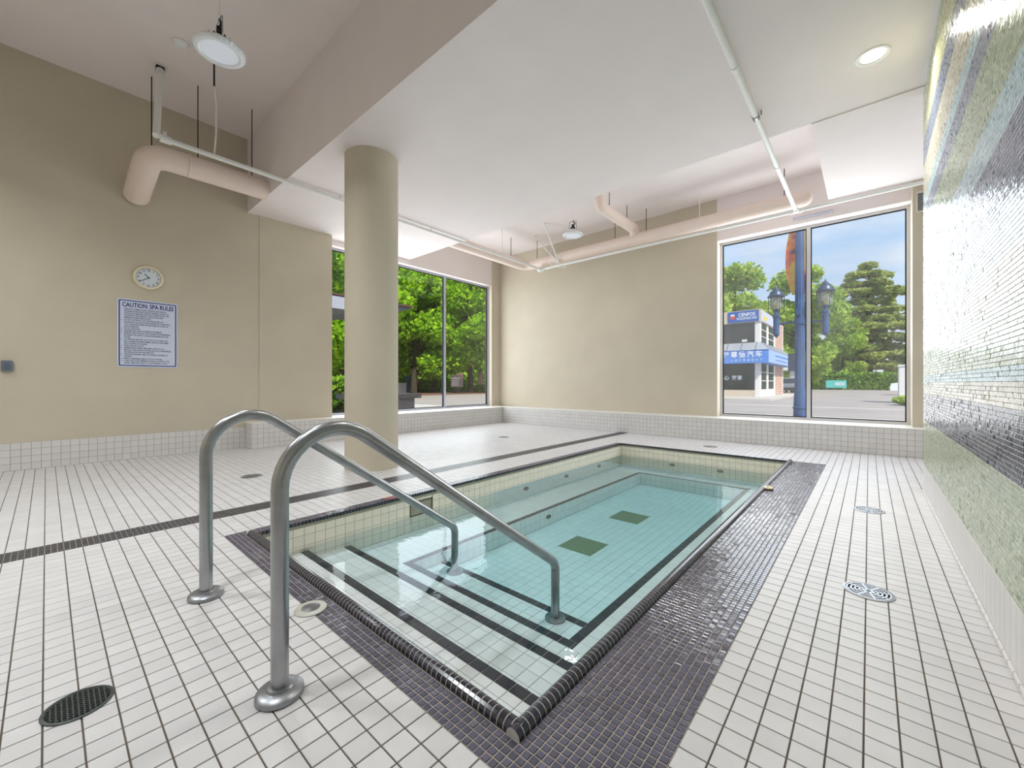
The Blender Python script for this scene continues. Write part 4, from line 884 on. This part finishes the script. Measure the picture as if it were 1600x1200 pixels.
put_text('sign_lettering', '专业', 0.26, (BX-3.1, BY-E-0.03, 3.12), (1, 0, 0), (0, 0, 1), M_letter, ls, width=0.5)
for k, ch in enumerate('尊信汽车'): put_text('sign_lettering', ch, 0.56, (BX-2.05+k*0.62, BY-E-0.03, 3.52), (1, 0, 0), (0, 0, 1), M_letter, ls, width=0.5, bold=0.01)
for k, ch in enumerate('人品汇聚诚信天下'): put_text('sign_lettering', ch, 0.2, (BX-2.03+k*0.31, BY-E-0.03, 3.16), (1, 0, 0), (0, 0, 1), M_letter, ls, width=0.16)
b = MB(); b.add([(BX-16, BY-E, 4.05), (BX+E, BY-E, 4.05), (BX+E, BY+13.2, 4.05), (BX+0.02, BY-0.02, 4.76), (BX-16, BY-0.02, 4.76), (BX+0.02, BY+12.2, 4.76), (BX-16, BY+0.1, 4.05)], [(0, 1, 3, 4), (1, 2, 5, 3)]); sr = part('sloped_roof', b, M_awn, t)
for k in range(5):
    x = BX-0.2-k*1.1; b = MB(); b.tube([(x, BY-E, 4.08), (x, BY-0.02, 4.78)], 0.035, 6); part('roof_seam', b, M_greybox, sr)
for k in range(11):
    y = BY+0.2+k*1.1; b = MB(); b.tube([(BX+E, y, 4.08), (BX+0.02, y, 4.78)], 0.05, 6); part('roof_seam', b, M_greybox, sr)
b = MB(); b.box(BX-20, BX+1.6, BY-5.4, BY+19, -0.02, 0.10)
solo('kerb_slab', b, M_conc, 'raised pavement around the corner shop building', 'pavement', base=(BX, BY, -0.02))
# carport behind the shop
t = thing('carport', 'white flat roofed carport beside the brick pier of the shop', 'carport', (-7.6, 62.5, 0))
b = MB(); b.box(-12.0, -6.4, 60.5, 66, 2.85, 4.2); part('roof', b, M_bwhite, t)
for x, y in ((-7.1, 61.2), (-7.1, 65.4), (-11.6, 61.2), (-11.6, 65.4)): b = MB(); b.box(x-0.3, x+0.3, y-0.3, y+0.3, 0.1, 2.85); part('post', b, M_bwhite, t)
# cars
M_rubber = mat('tyre', rgb(26, 26, 28), 0.8); M_cglass = mat('car_glass', rgb(40, 48, 56), 0.1); M_head = mat('headlight', rgb(225, 230, 235), 0.15)
def car(x, y, rz, label, paint):
    t = thing('car', label, 'car', (x, y, 0), 'parked cars'); t.rotation_euler = (0, 0, rz)
    Lc, W, = 5.8, 2.3
    prof = [(-2.9, 0.45), (-2.88, 0.95), (-2.5, 1.12), (-1.7, 1.20), (-1.0, 1.78), (0.1, 1.92), (1.3, 1.85), (2.2, 1.32), (2.8, 1.22), (2.9, 0.8), (2.85, 0.45)]
    vs = []
    for sgn in (-1, 1): vs += [(a, sgn*W/2*(1.0 if z < 1.3 else 0.78), z) for a, z in prof]
    n = len(prof); fs = [(k, k+1, n+k+1, n+k) for k in range(n-1)]+[(n-1, 0, n, 2*n-1)]+[tuple(reversed(range(n))), tuple(range(n, 2*n))]
    m_ = MB(); m_.add(vs, fs); me = mesh_from(m_); part('body', me, paint, t, sm=35)
    m_ = MB(); m_.add([(-1.62, -W*0.36, 1.26), (-1.62, W*0.36, 1.26), (-1.03, W*0.34, 1.77), (-1.03, -W*0.34, 1.77), (-1.66, -W*0.36, 1.28), (-1.66, W*0.36, 1.28), (-1.07, W*0.34, 1.79), (-1.07, -W*0.34, 1.79)], [(0, 1, 2, 3), (7, 6, 5, 4), (0, 4, 5, 1), (3, 2, 6, 7), (0, 3, 7, 4), (1, 5, 6, 2)]); part('windscreen', mesh_from(m_), M_cglass, t)
    for s in (-1, 1):
        m_ = MB(); m_.obox((0.25, s*W*0.43, 1.53), (1.35, 0, 0), (0, 0.04, 0), (0, -s*0.06, 0.2)); part('side_window', mesh_from(m_), M_cglass, t)
        m_ = MB(); m_.obox((-2.84, s*0.8, 0.92), (0.07, 0, 0), (0, 0.25, 0), (0, 0, 0.09)); part('headlight', mesh_from(m_), M_head, t)
        for a in (-1.85, 1.8):
            m_ = MB(); m_.lathe([(0.2, -0.14), (0.40, -0.14), (0.43, 0), (0.40, 0.14), (0.2, 0.14)], (a, s*(W/2-0.13), 0.42), 20, 'y'); part('wheel', mesh_from(m_), M_rubber, t, sm=40)
    m_ = MB(); m_.obox((-2.9, 0, 0.62), (0.03, 0, 0), (0, 0.6, 0), (0, 0, 0.12)); part('grille', mesh_from(m_), M_rubber, t)
car(-7.3, 58.5, PI/2+0.15, 'silver car parked in front of the white carport', mat('silver_paint', rgb(150, 152, 156), 0.3, 0.6))
car(-9.6, 65.5, PI/2, 'white car parked under the white carport', mat('white_paint', rgb(236, 236, 238), 0.3))
car(4.7, 60.0, PI*0.95, 'white car half hidden behind the white utility cabinet', mat('white_gloss_paint', rgb(240, 240, 240), 0.25))
# utility cabinet, banner sign
t = thing('utility_cabinet', 'tall white utility cabinet at the right of the parking lot', 'cabinet', (2.0, 36.5, 0))
b = MB(); b.box(1.45, 3.6, 36.0, 37.6, 0, 2.35); part('body', b, M_bwhite, t)
b = MB(); b.box(1.40, 3.65, 35.95, 37.65, 2.35, 2.45); part('lid', b, M_bwhite, t)
b = MB(); b.box(2.02, 2.08, 35.97, 36.0, 0.1, 2.3); part('door_gap', b, M_greybox, t)
t = thing('banner_sign', 'turquoise banner sign in front of the long hedge', 'sign', (-4.6, 96.5, 0))
b = MB(); b.box(-6.1, -3.1, 96.4, 96.5, 0.35, 1.75); part('panel', b, mat('turquoise_print', rgb(104, 206, 200), 0.5, var=0.08, vscale=1.0), t)
b = MB(); b.box(-4.8, -3.4, 96.36, 96.4, 0.7, 1.4); part('print_patch', b, mat('pale_print', rgb(190, 222, 228), 0.5, var=0.15, vscale=2.0), t)
for x in (-6.0, -3.2): b = MB(); b.box(x-0.05, x+0.05, 96.5, 96.6, -0.02, 1.8); part('post', b, M_greybox, t)
# ------------------------------------------------------------------ blue lamp post with two lanterns and banners
M_post = mat('blue_post_paint', rgb(58, 88, 134), 0.45, var=0.2, vscale=3.0)
M_lroof = mat('lantern_roof', rgb(66, 82, 104), 0.4, 0.3)
M_lglass = glassmat('lantern_glass', (0.95, 0.92, 0.82, 1), 0.1, milk=0.5)
PXc, PYc = -1.79, 17.05
t = thing('lamp_post', 'blue street lamp post with two lanterns and orange banners', 'lamp post', (PXc, PYc, 0))
b = MB(); n = 24; vs = []; fs = []
for i, (r, z_) in enumerate(((0.145, 0.7), (0.135, 3.0), (0.12, 7.6))):
    for k in range(n): a = 2*PI*k/n; rr = r*(1+0.07*(k % 2)); vs.append((PXc+rr*math.cos(a), PYc+rr*math.sin(a), z_))
for i in range(2):
    for k in range(n): fs.append((i*n+k, i*n+(k+1) % n, (i+1)*n+(k+1) % n, (i+1)*n+k))
fs.append(tuple(range(2*n, 3*n))); b.add(vs, fs); part('pole', b, M_post, t)
b = MB(); b.lathe([(0.24, -0.02), (0.24, 0.12), (0.19, 0.16), (0.185, 0.4), (0.21, 0.42), (0.21, 0.46), (0.185, 0.48), (0.17, 0.85), (0.155, 0.95)], (PXc, PYc, 0), 24); part('base', b, M_post, t, sm=30)
b = MB(); b.box(PXc-0.32, PXc-0.12, PYc-0.16, PYc+0.02, 1.7, 2.3); part('control_box', b, M_lroof, t)
b = MB(); b.tube([(PXc, PYc, 3.3), (PXc, PYc, 3.5)], 0.17, 20); b.obox((PXc-0.02, PYc-0.17, 3.72), (0.06, 0, 0), (0, 0.06, 0), (0, 0, 0.1)); part('collar', b, M_post, t, sm=40)
def lantern(x, y, dz):
    b = MB(); b.tube([(PXc, PYc, 3.40), (x, y, 3.40+dz)], 0.035, 10); part('arm', b, M_post, t, sm=40)
    b = MB(); b.lathe([(0.0, 2.90), (0.07, 2.97), (0.095, 3.02), (0.095, 3.60), (0.115, 3.62), (0.115, 3.70), (0.075, 3.74), (0.06, 3.82), (0.12, 3.90), (0.10, 3.92)], (x, y, dz), 10); ln = part('lantern_stem', b, M_post, t, sm=20)
    b = MB(); b.lathe([(0.12, 3.90), (0.17, 3.98), (0.185, 4.1), (0.185, 4.36)], (x, y, dz), 20); part('lantern_glass', b, M_lglass, ln, sm=50)
    b = MB(); b.lathe([(0.03, 3.92), (0.05, 4.02), (0.03, 4.06), (0.12, 4.10), (0.09, 4.2), (0.04, 4.33)], (x, y, dz), 16); part('lantern_lamp', b, M_ivory, ln, sm=50)
    b = MB(); b.lathe([(0.275, 4.36), (0.28, 4.39), (0.24, 4.42), (0.20, 4.52), (0.15, 4.54), (0.14, 4.60), (0.09, 4.62), (0.08, 4.67), (0.04, 4.69), (0.025, 4.75), (0.0, 4.80)], (x, y, dz), 20); part('lantern_roof', b, M_lroof, ln, sm=30)
    for k in range(4):
        a = k*PI/2+0.5; c, s = math.cos(a), math.sin(a)
        b = MB(); b.tube(fillet([(x+0.25*c, y+0.25*s, 4.37+dz), (x+0.25*c, y+0.25*s, 3.85+dz), (x+0.09*c, y+0.09*s, 3.66+dz)], 0.08, 4), 0.012, 6); part('lantern_bar', b, M_lroof, ln, sm=40)
lantern(-2.5, 17.22, 0.0); lantern(-1.08, 16.87, -0.07)
def bannermat():
    m = mat('flame_banner', rgb(255, 150, 40), 0.7); nt = m.node_tree; p = nt.nodes['Principled BSDF']; L = nt.links.new
    tcn = N(nt, 'ShaderNodeTexCoord'); no = N(nt, 'ShaderNodeTexNoise'); no.inputs['Scale'].default_value = 1.6; no.inputs['Detail'].default_value = 2
    r = N(nt, 'ShaderNodeValToRGB'); r.color_ramp.elements[0].position = 0.34; r.color_ramp.elements[0].color = rgb(92, 58, 92); r.color_ramp.elements[1].position = 0.56; r.color_ramp.elements[1].color = rgb(255, 200, 70)
    e_ = r.color_ramp.elements.new(0.42); e_.color = rgb(246, 104, 48); L(tcn.outputs['Object'], no.inputs[0]); L(no.outputs['Fac'], r.inputs[0]); L(r.outputs[0], p.inputs['Base Color']); return m
M_ban = bannermat()
for s, w, nm in ((1, 0.30, 'left'), (-1, 0.20, 'right')):
    ux, uy = -0.972*s, 0.233*s; pts = []
    for k in range(15):
        q = k/14; pts.append((0.14+w*math.sin(PI*min(1, q*0.92+0.06))**0.7*(1 if q < 0.97 else 0.6), 4.35+q*2.6))
    vs = []; 
    for th_ in (-0.006, 0.006):
        for o_, z_ in pts: vs += [(PXc+ux*0.14-uy*th_, PYc+uy*0.14+ux*th_, z_), (PXc+ux*o_-uy*th_, PYc+uy*o_+ux*th_, z_)]
    n2 = 30; fs = []
    for k in range(14): fs += [(2*k, 2*k+1, 2*k+3, 2*k+2), (n2+2*k+2, n2+2*k+3, n2+2*k+1, n2+2*k), (2*k+1, n2+2*k+1, n2+2*k+3, 2*k+3)]
    b = MB(); b.add(vs, fs); part('banner', b, M_ban, t)
# ------------------------------------------------------------------ things outside the tree-side window
M_stone = mat('grey_stone', rgb(150, 140, 132), 0.9, var=0.15, vscale=5, bump=0.3, bscale=20)
M_stone2 = mat('pink_granite', rgb(176, 164, 160), 0.7, var=0.08, vscale=14)
t = thing('seat_wall', 'stone seat wall with an overhanging cap outside the window beside the column', 'wall', (-13.2, 8.1, 0))
b = MB(); b.box(-13.9, -12.55, 6.9, 8.9, -0.02, 0.74); part('body', b, M_stone2, t)
b = MB(); b.box(-14.1, -12.4, 6.7, 9.1, 0.74, 0.90); part('cap', b, M_stone, t)
t = thing('canopy_roof', 'grey wedge shaped canopy roof seen through the window behind the column', 'canopy', (-22, 9, 0))
M_fascia = mat('canopy_fascia', rgb(168, 170, 180), 0.5); M_under = mat('canopy_soffit', rgb(104, 106, 110), 0.7); M_edge = mat('canopy_edge', rgb(98, 62, 50), 0.7)
b = MB(); b.add([(-26, 4, 4.45), (-20, 4, 4.45), (-20, 13.9, 5.55), (-26, 13.9, 5.55), (-26, 4, 5.5), (-20, 4, 5.5), (-20, 13.9, 5.72), (-26, 13.9, 5.72)], [(0, 3, 2, 1), (0, 1, 5, 4), (1, 2, 6, 5), (2, 3, 7, 6), (3, 0, 4, 7), (4, 5, 6, 7)]); part('soffit_wedge', b, M_under, t)
b = MB(); b.box(-20.0, -19.9, 4, 11.5, 5.0, 5.62); part('fascia', b, M_fascia, t)
b = MB(); b.box(-26, -19.85, 4, 14.0, 5.66, 5.74); part('roof_edge', b, M_edge, t)
for (x, y) in ((-21.0, 11.3), (-25, 11.3), (-21.0, 5.2), (-25, 5.2)): b = MB(); b.tube([(x, y, -0.02), (x, y, 5.2)], 0.12, 12); part('post', b, M_greybox, t, sm=50)
M_notice = mat('dark_notice_board', rgb(70, 60, 62), 0.6); M_nframe = mat('notice_red_edge', rgb(120, 84, 80), 0.6)
t = thing('notice_board', 'dark brown notice board with pale lettering beneath the maples', 'sign', (-36.6, 31.9, 0))
def nb(u, z, d=0.0): return (-37.05+u*0.747-d*0.664, 31.35+u*0.664+d*0.747, z)   # u along the face, d away from the window
def nbox(u0, u1, z0, z1, d0, d1): m_ = MB(); m_.add([nb(u0, z0, d0), nb(u1, z0, d0), nb(u1, z0, d1), nb(u0, z0, d1), nb(u0, z1, d0), nb(u1, z1, d0), nb(u1, z1, d1), nb(u0, z1, d1)], [(0, 3, 2, 1), (4, 5, 6, 7), (0, 1, 5, 4), (1, 2, 6, 5), (2, 3, 7, 6), (3, 0, 4, 7)]); return m_
part('panel', nbox(0, 1.45, 0.75, 2.2, 0, 0.3), M_notice, t); part('base', nbox(0.4, 1.05, -0.02, 0.75, 0.05, 0.25), M_black, t); part('top_edge', nbox(0.75, 1.5, 2.2, 2.4, 0, 0.3), M_nframe, t); part('side_edge', nbox(1.25, 1.45, 1.75, 2.2, -0.02, 0), M_nframe, t)
put_text('lettering', 'oxford', 0.34, nb(0.1, 1.72, -0.02), (0.747, 0.664, 0), (0, 0, 1), mat('notice_lettering', rgb(190, 186, 186), 0.6), t, width=0.95)
for z_ in (1.5, 1.25, 1.0): part('text_rule', nbox(0.12, 0.95, z_, z_+0.05, -0.015, 0), MATS['notice_lettering'], t)
t = thing('street_lamp', 'slim blue street lamp standing left of the forked maple trunk', 'lamp post', (-43.6, 29.8, 0))
b = MB(); b.lathe([(0.42, 0.06), (0.40, 0.4), (0.22, 0.6), (0.2, 5.5)], (-43.6, 29.8, 0), 16); part('pole', b, M_post, t, sm=40)
b = MB(); b.lathe([(0.2, 5.5), (0.35, 5.9), (0.32, 6.5), (0.05, 6.9)], (-43.6, 29.8, 0), 16); part('lantern', b, M_lroof, t, sm=40)
t = thing('utility_box', 'small white utility box beside the slim blue street lamp', 'box', (-43.4, 28.9, 0))
b = MB(); b.box(-43.9, -43.0, 28.5, 29.3, 0.06, 1.2); part('body', b, M_bwhite, t)
b = MB(); b.box(-43.95, -42.95, 28.45, 29.35, 1.2, 1.28); part('lid', b, M_bwhite, t)
